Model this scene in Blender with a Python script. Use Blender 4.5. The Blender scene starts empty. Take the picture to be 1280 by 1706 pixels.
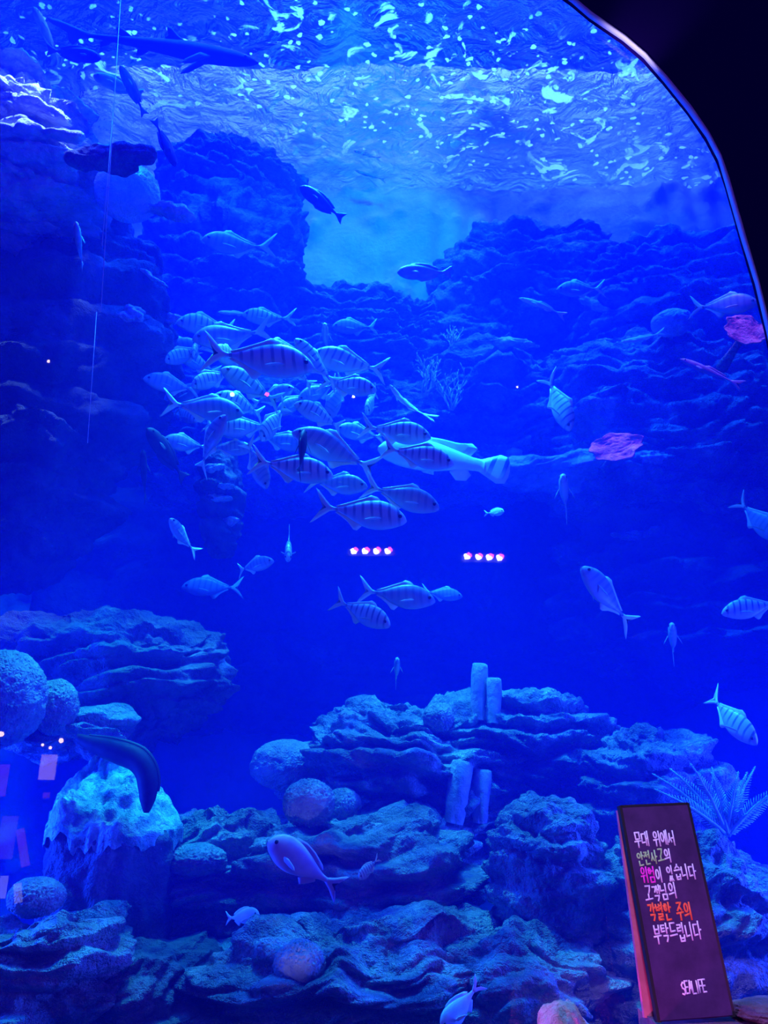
import bpy, bmesh, math, random
import numpy as np
from mathutils import Vector, Matrix

random.seed(7)
S = bpy.context.scene
COL = S.collection

# ------------------------------------------------------------------ camera
PITCH = math.radians(20.0)
F_PX, CX, CY = 1282.0, 640.0, 853.0
CAM = Vector((0.0, 0.0, 1.5))
RT = Vector((1, 0, 0))
UP = Vector((0, -math.sin(PITCH), math.cos(PITCH)))
FW = Vector((0, math.cos(PITCH), math.sin(PITCH)))
cam_data = bpy.data.cameras.new('camera')
cam_data.sensor_fit = 'VERTICAL'
cam_data.sensor_height = 24.0
cam_data.lens = F_PX / 1706.0 * 24.0
cam_data.clip_end = 200
cam = bpy.data.objects.new('camera', cam_data)
cam.location = CAM
cam.rotation_euler = (math.radians(90) + PITCH, 0, 0)
COL.objects.link(cam)
S.camera = cam

# ------------------------------------------------------------------ colour management, world, lamps
S.view_settings.view_transform = 'Standard'
S.view_settings.look = 'None'
S.view_settings.exposure = 0.0
S.view_settings.gamma = 1.0
S.view_settings.use_curve_mapping = False
S.cycles.max_bounces = 5
S.cycles.diffuse_bounces = 2
S.cycles.glossy_bounces = 3
S.cycles.transmission_bounces = 4
S.cycles.volume_bounces = 0
S.cycles.transparent_max_bounces = 12
S.cycles.sample_clamp_indirect = 20
S.cycles.caustics_reflective = False
S.cycles.caustics_refractive = False

W = bpy.data.worlds.new('world')
S.world = W
W.use_nodes = True
W.node_tree.nodes['Background'].inputs[0].default_value = (0.015, 0.0, 0.30, 1)
W.node_tree.nodes['Background'].inputs[1].default_value = 0.8


def aim(o, target):
    o.rotation_euler = (Vector(target) - o.location).to_track_quat('-Z', 'Y').to_euler()


def area(name, loc, target, size, size_y, color, power, spread=180):
    d = bpy.data.lights.new(name, 'AREA')
    d.shape = 'RECTANGLE'
    d.size, d.size_y = size, size_y
    d.color = color
    d.energy = power
    d.spread = math.radians(spread)
    o = bpy.data.objects.new(name, d)
    o.location = loc
    COL.objects.link(o)
    aim(o, target)
    return o


def spot(name, loc, target, angle, color, power, blend=0.5, radius=0.15):
    d = bpy.data.lights.new(name, 'SPOT')
    d.spot_size = math.radians(angle)
    d.spot_blend = blend
    d.color = color
    d.energy = power
    d.shadow_soft_size = radius
    o = bpy.data.objects.new(name, d)
    o.location = loc
    COL.objects.link(o)
    aim(o, target)
    return o


BLUE = (0.004, 0.075, 1.0)
CYAN = (0.02, 0.30, 1.0)
PALE = (0.45, 0.60, 1.0)
area('tank_lamp_bank', (-0.3, 5.2, 12.8), (-0.3, 7.4, 3.0), 9.5, 1.0, BLUE, 7200, 130)
area('window_fill', (-1.0, 3.9, 8.0), (-0.6, 7.6, 3.6), 5.0, 0.5, (0.0, 0.012, 1.0), 340, 150)  # added blue fill, standing in for light scattered around in the water
area('left_reef_fill', (-4.6, 4.6, 1.5), (0.0, 4.9, 0.5), 0.5, 1.4, (0.005, 0.035, 1.0), 460, 120)  # added low side fill, out of view, for the dark reef undersides
area('right_reef_fill', (4.6, 4.6, 1.5), (0.6, 4.9, 0.5), 0.5, 1.4, (0.012, 0.035, 1.0), 460, 120)  # its pair on the right, likewise an added fill
area('surface_lamp_bank', (0.2, 9.0, 13.4), (0.2, 9.4, 8.0), 10.0, 4.0, (0.24, 0.42, 1.0), 1000)
spot('left_ledge_spotlight', (-2.5, 3.85, 8.9), (-3.15, 4.8, 6.75), 36, PALE, 1700)
spot('left_cliff_spotlight', (-2.0, 5.6, 10.2), (-1.9, 8.1, 6.2), 50, (0.02, 0.16, 1.0), 900)
spot('gap_spotlight', (0.2, 6.3, 10.2), (-0.1, 10.1, 9.2), 62, (0.0, 0.11, 1.0), 2600)
spot('ledge_spotlight', (0.6, 6.3, 10.3), (0.7, 8.7, 5.4), 66, (0.02, 0.22, 1.0), 1500)
spot('reef_spotlight', (0.4, 5.6, 10.2), (0.6, 6.2, 2.0), 44, (0.0, 0.12, 1.0), 2600)
spot('school_spotlight', (-0.4, 6.2, 9.9), (-0.1, 5.6, 4.4), 44, (0.08, 0.60, 0.9), 5200)
spot('grouper_fill_spot', (0.35, 4.5, 9.0), (0.55, 5.95, 4.55), 14, (0.03, 0.45, 1.0), 3600)  # extra unseen spot, added only to brighten the grouper
spot('pillar_spotlight', (-2.4, 5.2, 8.0), (-2.05, 5.4, 1.2), 20, (0.01, 0.60, 1.0), 3200)
spot('lower_plate_fill_spot', (2.0, 5.6, 9.0), (2.31, 7.15, 4.45), 12, (1.0, 0.12, 0.7), 1100)  # added unseen reddish light that brings out the pink of the plate
spot('upper_plate_fill_spot', (2.5, 4.6, 9.0), (3.06, 5.95, 5.30), 16, (1.0, 0.12, 0.7), 750)  # the same added light for the upper plate
spot('stage_spotlight', (0.3, 0.9, 3.6), (1.2, 3.35, 1.05), 22, (0.60, 0.42, 1.0), 560, 0.8)
spot('pink_footlight', (0.62, 2.95, 0.42), (1.05, 3.4, 0.85), 100, (1.0, 0.08, 0.46), 14, 0.8, 0.04)
spot('pink_side_fill', (-2.7, 2.6, 1.0), (0.86, 3.32, 0.62), 9, (1.0, 0.12, 0.55), 420, 0.6, 0.04)  # unseen lamp added to turn the top of the stone pink
spot('magenta_stage_light', (2.3, 2.5, 0.95), (1.2, 3.35, 0.75), 50, (0.8, 0.10, 0.85), 20, 0.9, 0.04)
spot('violet_stage_light', (-0.45, 3.1, 0.25), (-0.46, 4.4, 0.84), 17, (0.24, 0.24, 1.0), 130, 1.0, 0.04)
spot('arch_rim_fill_spot', (0.9, 3.2, 4.9), (1.58, 3.54, 5.95), 24, (0.74, 0.64, 1.0), 110, 1.0, 0.05)  # unseen lamp added to make the arch edge shine


# ------------------------------------------------------------------ helpers
def P(px, py, y):
    """point of the place seen at photo pixel (px, py) that stands y metres in front of the camera"""
    d = FW + RT * ((px - CX) / F_PX) + UP * ((CY - py) / F_PX)
    return CAM + d * (y / d.y)


def MPP(px, py, y):
    """metres per photo pixel there"""
    d = FW + RT * ((px - CX) / F_PX) + UP * ((CY - py) / F_PX)
    return (y / d.y) / F_PX


def tag(o, label=None, cat=None, group=None, kind=None):
    if label:
        o['label'] = label
    if cat:
        o['category'] = cat
    if group:
        o['group'] = group
    if kind:
        o['kind'] = kind
    return o


def mesh_obj(name, verts, faces, mat, parent=None, smooth=True):
    me = bpy.data.meshes.new(name)
    me.from_pydata([tuple(v) for v in verts], [], [tuple(f) for f in faces])
    me.update()
    if smooth:
        me.polygons.foreach_set('use_smooth', [True] * len(me.polygons))
    if mat:
        me.materials.append(mat)
    o = bpy.data.objects.new(name, me)
    COL.objects.link(o)
    if parent:
        o.parent = parent
    return o


def empty(name, loc=(0, 0, 0)):
    o = bpy.data.objects.new(name, None)
    o.empty_display_size = 0.1
    o.location = loc
    COL.objects.link(o)
    return o


def box_vf(x0, x1, y0, y1, z0, z1):
    v = [(x, y, z) for x in (x0, x1) for y in (y0, y1) for z in (z0, z1)]
    f = [(0, 1, 3, 2), (4, 6, 7, 5), (0, 4, 5, 1), (2, 3, 7, 6), (0, 2, 6, 4), (1, 5, 7, 3)]
    return v, f


# ---- vectorised gradient noise
def _hash(ix, iy, iz, seed):
    with np.errstate(over='ignore'):
        h = (ix.astype(np.uint32) * np.uint32(374761393) + iy.astype(np.uint32) * np.uint32(668265263)
             + iz.astype(np.uint32) * np.uint32(2147483647) + np.uint32(seed * 974711 & 0xffffffff))
        h = (h ^ (h >> np.uint32(13))) * np.uint32(1274126177)
        h = (h ^ (h >> np.uint32(15))) * np.uint32(2246822519)
        h ^= h >> np.uint32(16)
    return h


def noise(p, seed=0):
    p = np.asarray(p, float)
    i = np.floor(p).astype(np.int64)
    fr = p - i
    u = fr * fr * fr * (fr * (fr * 6 - 15) + 10)
    out = 0
    for dx in (0, 1):
        for dy in (0, 1):
            for dz in (0, 1):
                h = _hash(i[:, 0] + dx, i[:, 1] + dy, i[:, 2] + dz, seed)
                gx = ((h & np.uint32(1023)).astype(float) / 511.5 - 1)
                gy = (((h >> np.uint32(10)) & np.uint32(1023)).astype(float) / 511.5 - 1)
                gz = (((h >> np.uint32(20)) & np.uint32(1023)).astype(float) / 511.5 - 1)
                d = gx * (fr[:, 0] - dx) + gy * (fr[:, 1] - dy) + gz * (fr[:, 2] - dz)
                wx = u[:, 0] if dx else 1 - u[:, 0]
                wy = u[:, 1] if dy else 1 - u[:, 1]
                wz = u[:, 2] if dz else 1 - u[:, 2]
                out = out + d * wx * wy * wz
    return out


def fbm(p, seed=0, octv=4, gain=0.5):
    p = np.asarray(p, float)
    a, s, out = 1.0, 1.0, 0
    for k in range(octv):
        out = out + a * noise(p * s, seed + k * 17)
        a *= gain
        s *= 2.03
    return out


def sstep(a, b, x):
    t = np.clip((x - a) / (b - a), 0, 1)
    return t * t * (3 - 2 * t)


def shelves(p, seed, per_m, tilt=(0.0, 0.0)):
    """broken horizontal ledges: how far the rock stands out at each point, 0..1"""
    warp = 0.55 * fbm(p * np.array([0.55, 0.55, 0.35]), seed + 3, 3) + 0.10 * fbm(p * 2.3, seed + 9, 2)
    q = (p[:, 2] + tilt[0] * p[:, 0] + tilt[1] * p[:, 1] + warp) * per_m
    k = np.floor(q)
    f = q - k
    prof = sstep(0.05, 0.62, f) * (1 - sstep(0.86, 1.0, f))
    amp = noise(np.stack([p[:, 0] * 1.15, p[:, 1] * 1.15, k * 1.7], 1), seed + 21)
    amp = np.clip(0.45 + 1.15 * amp, 0.02, 1.3)
    return prof * amp


# ------------------------------------------------------------------ materials
MATS = {}


def nt(name):
    m = bpy.data.materials.new(name)
    m.use_nodes = True
    t = m.node_tree
    t.nodes.clear()
    out = t.nodes.new('ShaderNodeOutputMaterial')
    return m, t, out


def N(t, kind, **kw):
    n = t.nodes.new(kind)
    for k, v in kw.items():
        if k in n.inputs:
            n.inputs[k].default_value = v
        else:
            setattr(n, k, v)
    return n


def ramp(t, src, stops):
    r = t.nodes.new('ShaderNodeValToRGB')
    e = r.color_ramp.elements
    while len(e) < len(stops):
        e.new(0.5)
    for el, (pos, c) in zip(e, stops):
        el.position = pos
        el.color = (c[0], c[1], c[2], 1) if hasattr(c, '__len__') else (c, c, c, 1)
    t.links.new(src, r.inputs[0])
    return r.outputs[0]


def plain(name, color, rough=0.6, metal=0.0, spec=0.5, emit=None, strength=0.0):
    m, t, out = nt(name)
    b = N(t, 'ShaderNodeBsdfPrincipled', Roughness=rough, Metallic=metal)
    b.inputs['Base Color'].default_value = (*color, 1)
    b.inputs['Specular IOR Level'].default_value = spec
    if emit:
        b.inputs['Emission Color'].default_value = (*emit, 1)
        b.inputs['Emission Strength'].default_value = strength
    t.links.new(b.outputs[0], out.inputs[0])
    return m


def noisy(name, c0, c1, scale=3.0, rough=0.9, bump=0.5, bscale=14.0, dist=0.05, c2=None, voronoi=False, lo=0.38, hi=0.62):
    """matt stone or coral: two or three colours in patches and a bumpy skin"""
    m, t, out = nt(name)
    tc = N(t, 'ShaderNodeTexCoord')
    n1 = N(t, 'ShaderNodeTexNoise', Scale=scale, Detail=6.0, Roughness=0.65)
    t.links.new(tc.outputs['Object'], n1.inputs['Vector'])
    stops = [(lo, c0), (hi, c1)]
    if c2:
        stops.append((min(hi + 0.08, 1.0), c2))
    col = ramp(t, n1.outputs[0], stops)
    b = N(t, 'ShaderNodeBsdfPrincipled', Roughness=rough)
    b.inputs['Specular IOR Level'].default_value = 0.15
    t.links.new(col, b.inputs['Base Color'])
    if voronoi:
        n2 = N(t, 'ShaderNodeTexVoronoi', Scale=bscale)
        n2.feature = 'DISTANCE_TO_EDGE'
    else:
        n2 = N(t, 'ShaderNodeTexNoise', Scale=bscale, Detail=5.0, Roughness=0.7)
    t.links.new(tc.outputs['Object'], n2.inputs['Vector'])
    bp = N(t, 'ShaderNodeBump', Strength=bump, Distance=dist)
    t.links.new(n2.outputs[0], bp.inputs['Height'])
    t.links.new(bp.outputs[0], b.inputs['Normal'])
    t.links.new(b.outputs[0], out.inputs[0])
    return m


ROCK = noisy('reef_rock', (0.12, 0.13, 0.13), (0.36, 0.38, 0.36), 2.6, 0.95, 1.0, 7.0, 0.22, (0.66, 0.68, 0.64))
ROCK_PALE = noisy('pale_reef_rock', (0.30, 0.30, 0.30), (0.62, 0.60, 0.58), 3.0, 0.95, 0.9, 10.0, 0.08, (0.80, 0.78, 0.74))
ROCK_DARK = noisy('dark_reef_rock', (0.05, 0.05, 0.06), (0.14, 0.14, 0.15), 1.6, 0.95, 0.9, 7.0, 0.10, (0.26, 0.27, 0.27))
WALL_PALE = noisy('pale_tank_wall', (0.36, 0.40, 0.42), (0.55, 0.58, 0.60), 0.8, 0.95, 0.5, 3.0, 0.1)
BRAIN = noisy('brain_coral_skin', (0.18, 0.19, 0.18), (0.32, 0.33, 0.31), 5.0, 0.95, 0.6, 45.0, 0.03, None, True)
BRAIN_PALE = noisy('pale_coral_skin', (0.45, 0.46, 0.44), (0.66, 0.66, 0.62), 6.0, 0.95, 0.6, 50.0, 0.03, None, True)
SPONGE = noisy('sponge_skin', (0.32, 0.34, 0.36), (0.5, 0.52, 0.54), 6.0, 0.95, 0.8, 18.0, 0.04)
PLATE = noisy('pink_coral_skin', (0.45, 0.16, 0.20), (0.80, 0.30, 0.34), 9.0, 0.9, 1.0, 22.0, 0.03, (0.95, 0.50, 0.52))
BRANCH = noisy('branch_coral_skin', (0.5, 0.52, 0.5), (0.78, 0.80, 0.76), 9.0, 0.9, 0.6, 30.0, 0.02)
FROND = noisy('soft_coral_skin', (0.20, 0.42, 0.40), (0.34, 0.60, 0.52), 5.0, 0.9, 0.4, 20.0, 0.02)
LIT_TOP = noisy('lit_top_crust', (0.12, 0.26, 0.24), (0.42, 0.75, 0.66), 5.5, 0.95, 1.0, 12.0, 0.08, (0.62, 0.95, 0.82))  # lit top of the pillar rock, its brightness put into the colour
PINK_STONE = noisy('stage_stone', (0.42, 0.30, 0.30), (0.62, 0.48, 0.46), 14.0, 0.95, 1.0, 40.0, 0.03)
DARK_STONE = noisy('dark_stage_stone', (0.08, 0.05, 0.09), (0.15, 0.09, 0.16), 9.0, 0.95, 1.0, 30.0, 0.03)
STAGE = noisy('stage_felt', (0.10, 0.07, 0.12), (0.17, 0.12, 0.19), 20.0, 0.95, 0.5, 60.0, 0.01)
BLACK_WALL = plain('matt_black_wall', (0.010, 0.002, 0.08), 0.9, spec=0.03)
TANK_SIDE = noisy('blue_tank_paint', (0.03, 0.04, 0.07), (0.06, 0.07, 0.12), 1.2, 0.95, 0.6, 4.0, 0.1)

# ------------------------------------------------------------------ the setting: window wall, pane, water, tank
GY = 3.60                                     # the acrylic pane
AC, AR = (-1.25, 4.2), 3.35                   # arch centre and radius
WY = GY - 0.05


def arch_outline():
    pts = [(2.07, 0.30), (2.07, 2.0), (2.07, 3.83)]
    for px, py in ((1262, 470), (1240, 395), (1213, 300), (1200, 262), (1180, 224), (1150, 180), (1110, 131), (1075, 92), (1040, 62), (985, 24), (955, -1)):
        p = P(px, py, WY)
        pts.append((p.x, p.z))
    x, z = pts[-1]
    a0 = math.atan2(z - AC[1], x - AC[0])
    r0 = math.hypot(z - AC[1], x - AC[0])
    for k in range(1, 26):
        a = a0 + (math.pi - a0) * k / 25
        r = r0 + (AR - r0) * k / 25
        pts.append((AC[0] + r * math.cos(a), AC[1] + r * math.sin(a)))
    pts.append((AC[0] - AR, 0.30))
    return pts


ARCH = arch_outline()


def build_window_wall():
    n = len(ARCH)
    cx, cz = -1.25, 4.0
    outer = []
    for x, z in ARCH:
        dx, dz = x - cx, z - cz
        k = min((9.0 / abs(dx)) if abs(dx) > 1e-6 else 1e9,
                ((14.0 - cz) / dz) if dz > 1e-6 else ((cz + 0.4) / -dz if dz < -1e-6 else 1e9))
        outer.append((cx + dx * k, cz + dz * k))
    v, f = [], []
    for y in (WY - 0.012, WY + 0.05):
        v += [(x, y, z) for x, z in ARCH] + [(x, y, z) for x, z in outer]
    for i in range(n):
        j = (i + 1) % n
        f.append((i, j, n + j, n + i))
        f.append((2 * n + i, 3 * n + i, 3 * n + j, 2 * n + j))
        f.append((i, 2 * n + i, 2 * n + j, j))
    # the reveal is chamfered so that the wall's front face starts at the outline
    for i in range(n):
        x, z = ARCH[i]
        dx, dz = x - cx, z - cz
        L = math.hypot(dx, dz)
        v[i] = (x + dx / L * 0.002, WY - 0.012, z + dz / L * 0.002)
    o = mesh_obj('wall_front', v, f, BLACK_WALL, smooth=False)
    tag(o, 'black wall around the arched window of the tank', None, None, 'structure')


build_window_wall()


def build_arch_trim():
    """the glossy edge of the pane that shows between pane and wall"""
    m = plain('pale_silicone_edge', (0.80, 0.76, 0.86), 0.25)
    v, f = [], []
    pts = ARCH
    n = len(pts)
    for i, (x, z) in enumerate(pts):
        dx, dz = x - AC[0], z - 3.6
        L = math.hypot(dx, dz)
        dx, dz = dx / L, dz / L
        wdt = 0.007 + 0.004 * math.sin(i * 1.7)
        for (o, y) in ((0.004, WY - 0.016), (0.004, WY + 0.02), (-wdt, WY + 0.02), (-wdt * 0.8, WY - 0.006)):
            v.append((x + dx * o, y, z + dz * o))
    for i in range(n - 1):
        for k in range(4):
            a, b = i * 4 + k, i * 4 + (k + 1) % 4
            f.append((a, b, b + 4, a + 4))
    o = mesh_obj('trim_1', v, f, m)
    tag(o, 'pale glossy sealing edge along the arch of the window', None, None, 'structure')


build_arch_trim()


def build_pane():
    m, t, out = nt('acrylic_pane')
    tr = N(t, 'ShaderNodeBsdfTransparent')
    gl = N(t, 'ShaderNodeBsdfGlossy', Roughness=0.012)
    fr = N(t, 'ShaderNodeFresnel', IOR=1.6)
    ge = N(t, 'ShaderNodeNewGeometry')
    inv = N(t, 'ShaderNodeMath', operation='SUBTRACT')
    inv.inputs[0].default_value = 1.0
    t.links.new(ge.outputs['Backfacing'], inv.inputs[1])
    mu = N(t, 'ShaderNodeMath', operation='MULTIPLY')      # the slab reflects once, at its outer face
    t.links.new(fr.outputs[0], mu.inputs[0])
    t.links.new(inv.outputs[0], mu.inputs[1])
    mx = N(t, 'ShaderNodeMixShader')
    t.links.new(mu.outputs[0], mx.inputs[0])
    t.links.new(tr.outputs[0], mx.inputs[1])
    t.links.new(gl.outputs[0], mx.inputs[2])
    t.links.new(mx.outputs[0], out.inputs[0])
    v, f = box_vf(-4.7, 2.16, GY, GY + 0.02, 0.2, 7.7)
    o = mesh_obj('window_1', v, f, m, smooth=False)
    tag(o, 'clear acrylic pane of the tank', None, None, 'structure')


build_pane()


SURF_Z = 10.8


def build_water():
    m, t, out = nt('sea_water')
    sc = N(t, 'ShaderNodeVolumeScatter', Density=0.095, Anisotropy=0.0)
    sc.inputs['Color'].default_value = (0.010, 0.045, 1.0, 1)
    ab = N(t, 'ShaderNodeVolumeAbsorption', Density=0.11)
    ab.inputs['Color'].default_value = (0.0, 0.80, 1.0, 1)
    ad = N(t, 'ShaderNodeAddShader')
    t.links.new(sc.outputs[0], ad.inputs[0])
    t.links.new(ab.outputs[0], ad.inputs[1])
    t.links.new(ad.outputs[0], out.inputs['Volume'])
    v, f = box_vf(-7.4, 7.4, GY + 0.03, 12.6, -0.05, SURF_Z - 0.12)
    o = mesh_obj('water', v, f, m, smooth=False)
    tag(o, 'deep blue sea water filling the tank', None, None, 'structure')



build_water()


def build_surface():
    m, t, out = nt('water_surface_skin')
    L = t.links.new
    tc = N(t, 'ShaderNodeTexCoord')
    mp = N(t, 'ShaderNodeMapping')
    mp.inputs['Scale'].default_value = (1.0, 1.15, 1.0)
    L(tc.outputs['Object'], mp.inputs['Vector'])
    # foam: torn webs, small round bubbles, both only in some regions
    web = N(t, 'ShaderNodeTexNoise', Scale=2.1, Detail=5.0, Roughness=0.55, Distortion=1.6)
    L(mp.outputs[0], web.inputs['Vector'])
    webm = ramp(t, web.outputs[0], [(0.575, 0), (0.625, 1)])
    vor = N(t, 'ShaderNodeTexVoronoi', Scale=5.5, Randomness=1.0)
    wob = N(t, 'ShaderNodeTexNoise', Scale=9.0, Detail=2.0)
    L(mp.outputs[0], wob.inputs['Vector'])
    add = N(t, 'ShaderNodeVectorMath', operation='MULTIPLY_ADD')
    add.inputs[1].default_value = (0.12, 0.12, 0.0)
    L(wob.outputs['Color'], add.inputs[0])
    L(mp.outputs[0], add.inputs[2])
    L(add.outputs[0], vor.inputs['Vector'])
    dots = ramp(t, vor.outputs['Distance'], [(0.17, 1), (0.22, 0)])
    reg = N(t, 'ShaderNodeTexNoise', Scale=0.55, Detail=2.0)
    L(tc.outputs['Object'], reg.inputs['Vector'])
    regw = ramp(t, reg.outputs[0], [(0.42, 0), (0.55, 1)])
    regd = ramp(t, reg.outputs[0], [(0.34, 0), (0.46, 1)])
    a = N(t, 'ShaderNodeMath', operation='MULTIPLY')
    L(webm, a.inputs[0]); L(regw, a.inputs[1])
    b = N(t, 'ShaderNodeMath', operation='MULTIPLY')
    L(dots, b.inputs[0]); L(regd, b.inputs[1])
    c = N(t, 'ShaderNodeMath', operation='MAXIMUM')
    L(a.outputs[0], c.inputs[0]); L(b.outputs[0], c.inputs[1])
    wav = N(t, 'ShaderNodeTexNoise', Scale=2.6, Detail=4.0, Roughness=0.6, Distortion=0.8)
    L(mp.outputs[0], wav.inputs['Vector'])
    bp = N(t, 'ShaderNodeBump', Strength=0.9, Distance=0.25)
    L(wav.outputs[0], bp.inputs['Height'])
    gl = N(t, 'ShaderNodeBsdfGlossy', Roughness=0.12)
    gl.inputs[0].default_value = (0.8, 0.9, 1, 1)
    L(bp.outputs[0], gl.inputs['Normal'])
    tr = N(t, 'ShaderNodeBsdfTransparent')
    tl = N(t, 'ShaderNodeBsdfTranslucent')
    tl.inputs[0].default_value = (0.02, 0.06, 0.14, 1)
    L(bp.outputs[0], tl.inputs['Normal'])
    m1 = N(t, 'ShaderNodeMixShader')
    lw = N(t, 'ShaderNodeLayerWeight', Blend=0.5)
    L(bp.outputs[0], lw.inputs['Normal'])
    L(ramp(t, lw.outputs['Facing'], [(0.16, 0.25), (0.34, 0.92)]), m1.inputs[0])     # total reflection towards grazing
    L(tr.outputs[0], m1.inputs[1]); L(gl.outputs[0], m1.inputs[2])
    m2 = N(t, 'ShaderNodeMixShader'); m2.inputs[0].default_value = 0.025
    L(m1.outputs[0], m2.inputs[1]); L(tl.outputs[0], m2.inputs[2])
    fo = N(t, 'ShaderNodeBsdfTranslucent')
    fo.inputs[0].default_value = (0.85, 0.88, 0.88, 1)
    m3 = N(t, 'ShaderNodeMixShader')
    # the foam has drifted towards the window and the right side; the far middle is clear
    sx = N(t, 'ShaderNodeSeparateXYZ')
    L(tc.outputs['Object'], sx.inputs[0])
    far = N(t, 'ShaderNodeMath', operation='MULTIPLY_ADD'); far.inputs[1].default_value = -0.30
    L(sx.outputs[0], far.inputs[0]); L(sx.outputs[1], far.inputs[2])
    fm = N(t, 'ShaderNodeMapRange')
    fm.inputs[1].default_value = 8.9; fm.inputs[2].default_value = 9.7
    fm.inputs[3].default_value = 1.0; fm.inputs[4].default_value = 0.0
    L(far.outputs[0], fm.inputs[0])
    dr = N(t, 'ShaderNodeMath', operation='MULTIPLY')
    L(c.outputs[0], dr.inputs[0]); L(fm.outputs[0], dr.inputs[1])
    c = dr
    thin = N(t, 'ShaderNodeMath', operation='MULTIPLY'); thin.inputs[1].default_value = 0.55
    L(c.outputs[0], thin.inputs[0])
    L(thin.outputs[0], m3.inputs[0]); L(m2.outputs[0], m3.inputs[1]); L(fo.outputs[0], m3.inputs[2])
    L(m3.outputs[0], out.inputs[0])
    nx, ny = 150, 100
    xs = np.linspace(-7.4, 7.4, nx)
    ys = np.linspace(GY + 0.05, 12.6, ny)
    X, Y = np.meshgrid(xs, ys)
    p = np.stack([X.ravel(), Y.ravel(), np.zeros(X.size)], 1)
    z = SURF_Z + 0.06 * fbm(p * np.array([0.8, 0.9, 1]), 5, 3)
    v = np.stack([p[:, 0], p[:, 1], z], 1)
    f = [(j * nx + i, (j + 1) * nx + i, (j + 1) * nx + i + 1, j * nx + i + 1) for j in range(ny - 1) for i in range(nx - 1)]
    o = mesh_obj('water_surface', v, f, m)
    tag(o, 'rippled underside of the water surface with drifting foam', None, None, 'structure')


build_surface()


def build_shell():
    # tank floor, sides, ceiling of the hall over it, stage floor in front
    v, f = box_vf(-7.6, 7.6, GY - 0.05, 12.9, -0.3, -0.06)
    tag(mesh_obj('floor', v, f, TANK_SIDE, smooth=False), 'dark floor of the tank', None, None, 'structure')
    v, f = box_vf(-7.6, -7.4, GY, 12.9, -0.3, 14.0)
    tag(mesh_obj('wall_left', v, f, TANK_SIDE, smooth=False), 'painted left side of the tank', None, None, 'structure')
    v, f = box_vf(7.4, 7.6, GY, 12.9, -0.3, 14.0)
    tag(mesh_obj('wall_right', v, f, TANK_SIDE, smooth=False), 'painted right side of the tank', None, None, 'structure')
    v, f = box_vf(-9, 9, GY - 0.2, 13.0, 14.0, 14.2)
    tag(mesh_obj('ceiling', v, f, noisy('blue_hall_ceiling', (0.04, 0.12, 0.45), (0.08, 0.18, 0.6), 1.0)), 'ceiling above the tank', None, None, 'structure')
    # back wall: pale, uneven; its ribs stand in for vertical streaks of light
    nx, nz = 220, 180
    X, Z = np.meshgrid(np.linspace(-7.5, 7.5, nx), np.linspace(-0.1, 13.9, nz))
    p = np.stack([X.ravel(), np.full(X.size, 11.6), Z.ravel()], 1)
    streak_ribs = np.abs(np.sin(p[:, 0] * 7.0 + 1.5 * noise(p * 0.5, 4))) ** 0.6 * (0.5 + noise(p * np.array([.6, 1, .5]), 8))
    y = 11.7 - 1.6 * sstep(5.4, 7.2, p[:, 2]) + 0.25 * fbm(p * 0.45, 31, 4) - 0.14 * streak_ribs - 0.25 * np.maximum(0, fbm(p * 1.4, 77, 3) - 0.15) * 2
    v = np.stack([p[:, 0], y, p[:, 2]], 1)
    f = [(j * nx + i, j * nx + i + 1, (j + 1) * nx + i + 1, (j + 1) * nx + i) for j in range(nz - 1) for i in range(nx - 1)]
    tag(mesh_obj('wall_back', v, f, WALL_PALE), 'pale uneven back wall of the tank', None, None, 'structure')


build_shell()


def rock_y(px, py, default, reach=2.2):
    """how far off the first rock stands behind that point of the pane; default where there is none within reach"""
    dg = bpy.context.evaluated_depsgraph_get()
    a = P(px, py, GY + 0.1)
    d = (a - CAM).normalized()
    o = a
    for _ in range(6):
        ok, loc, nrm, i, ob, m = S.ray_cast(dg, o, d, distance=30)
        if not ok:
            break
        if ob.get('category') == 'rock':
            return loc.y if abs(loc.y - default) < reach else default
        o = loc + d * 0.01
    return default


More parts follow.
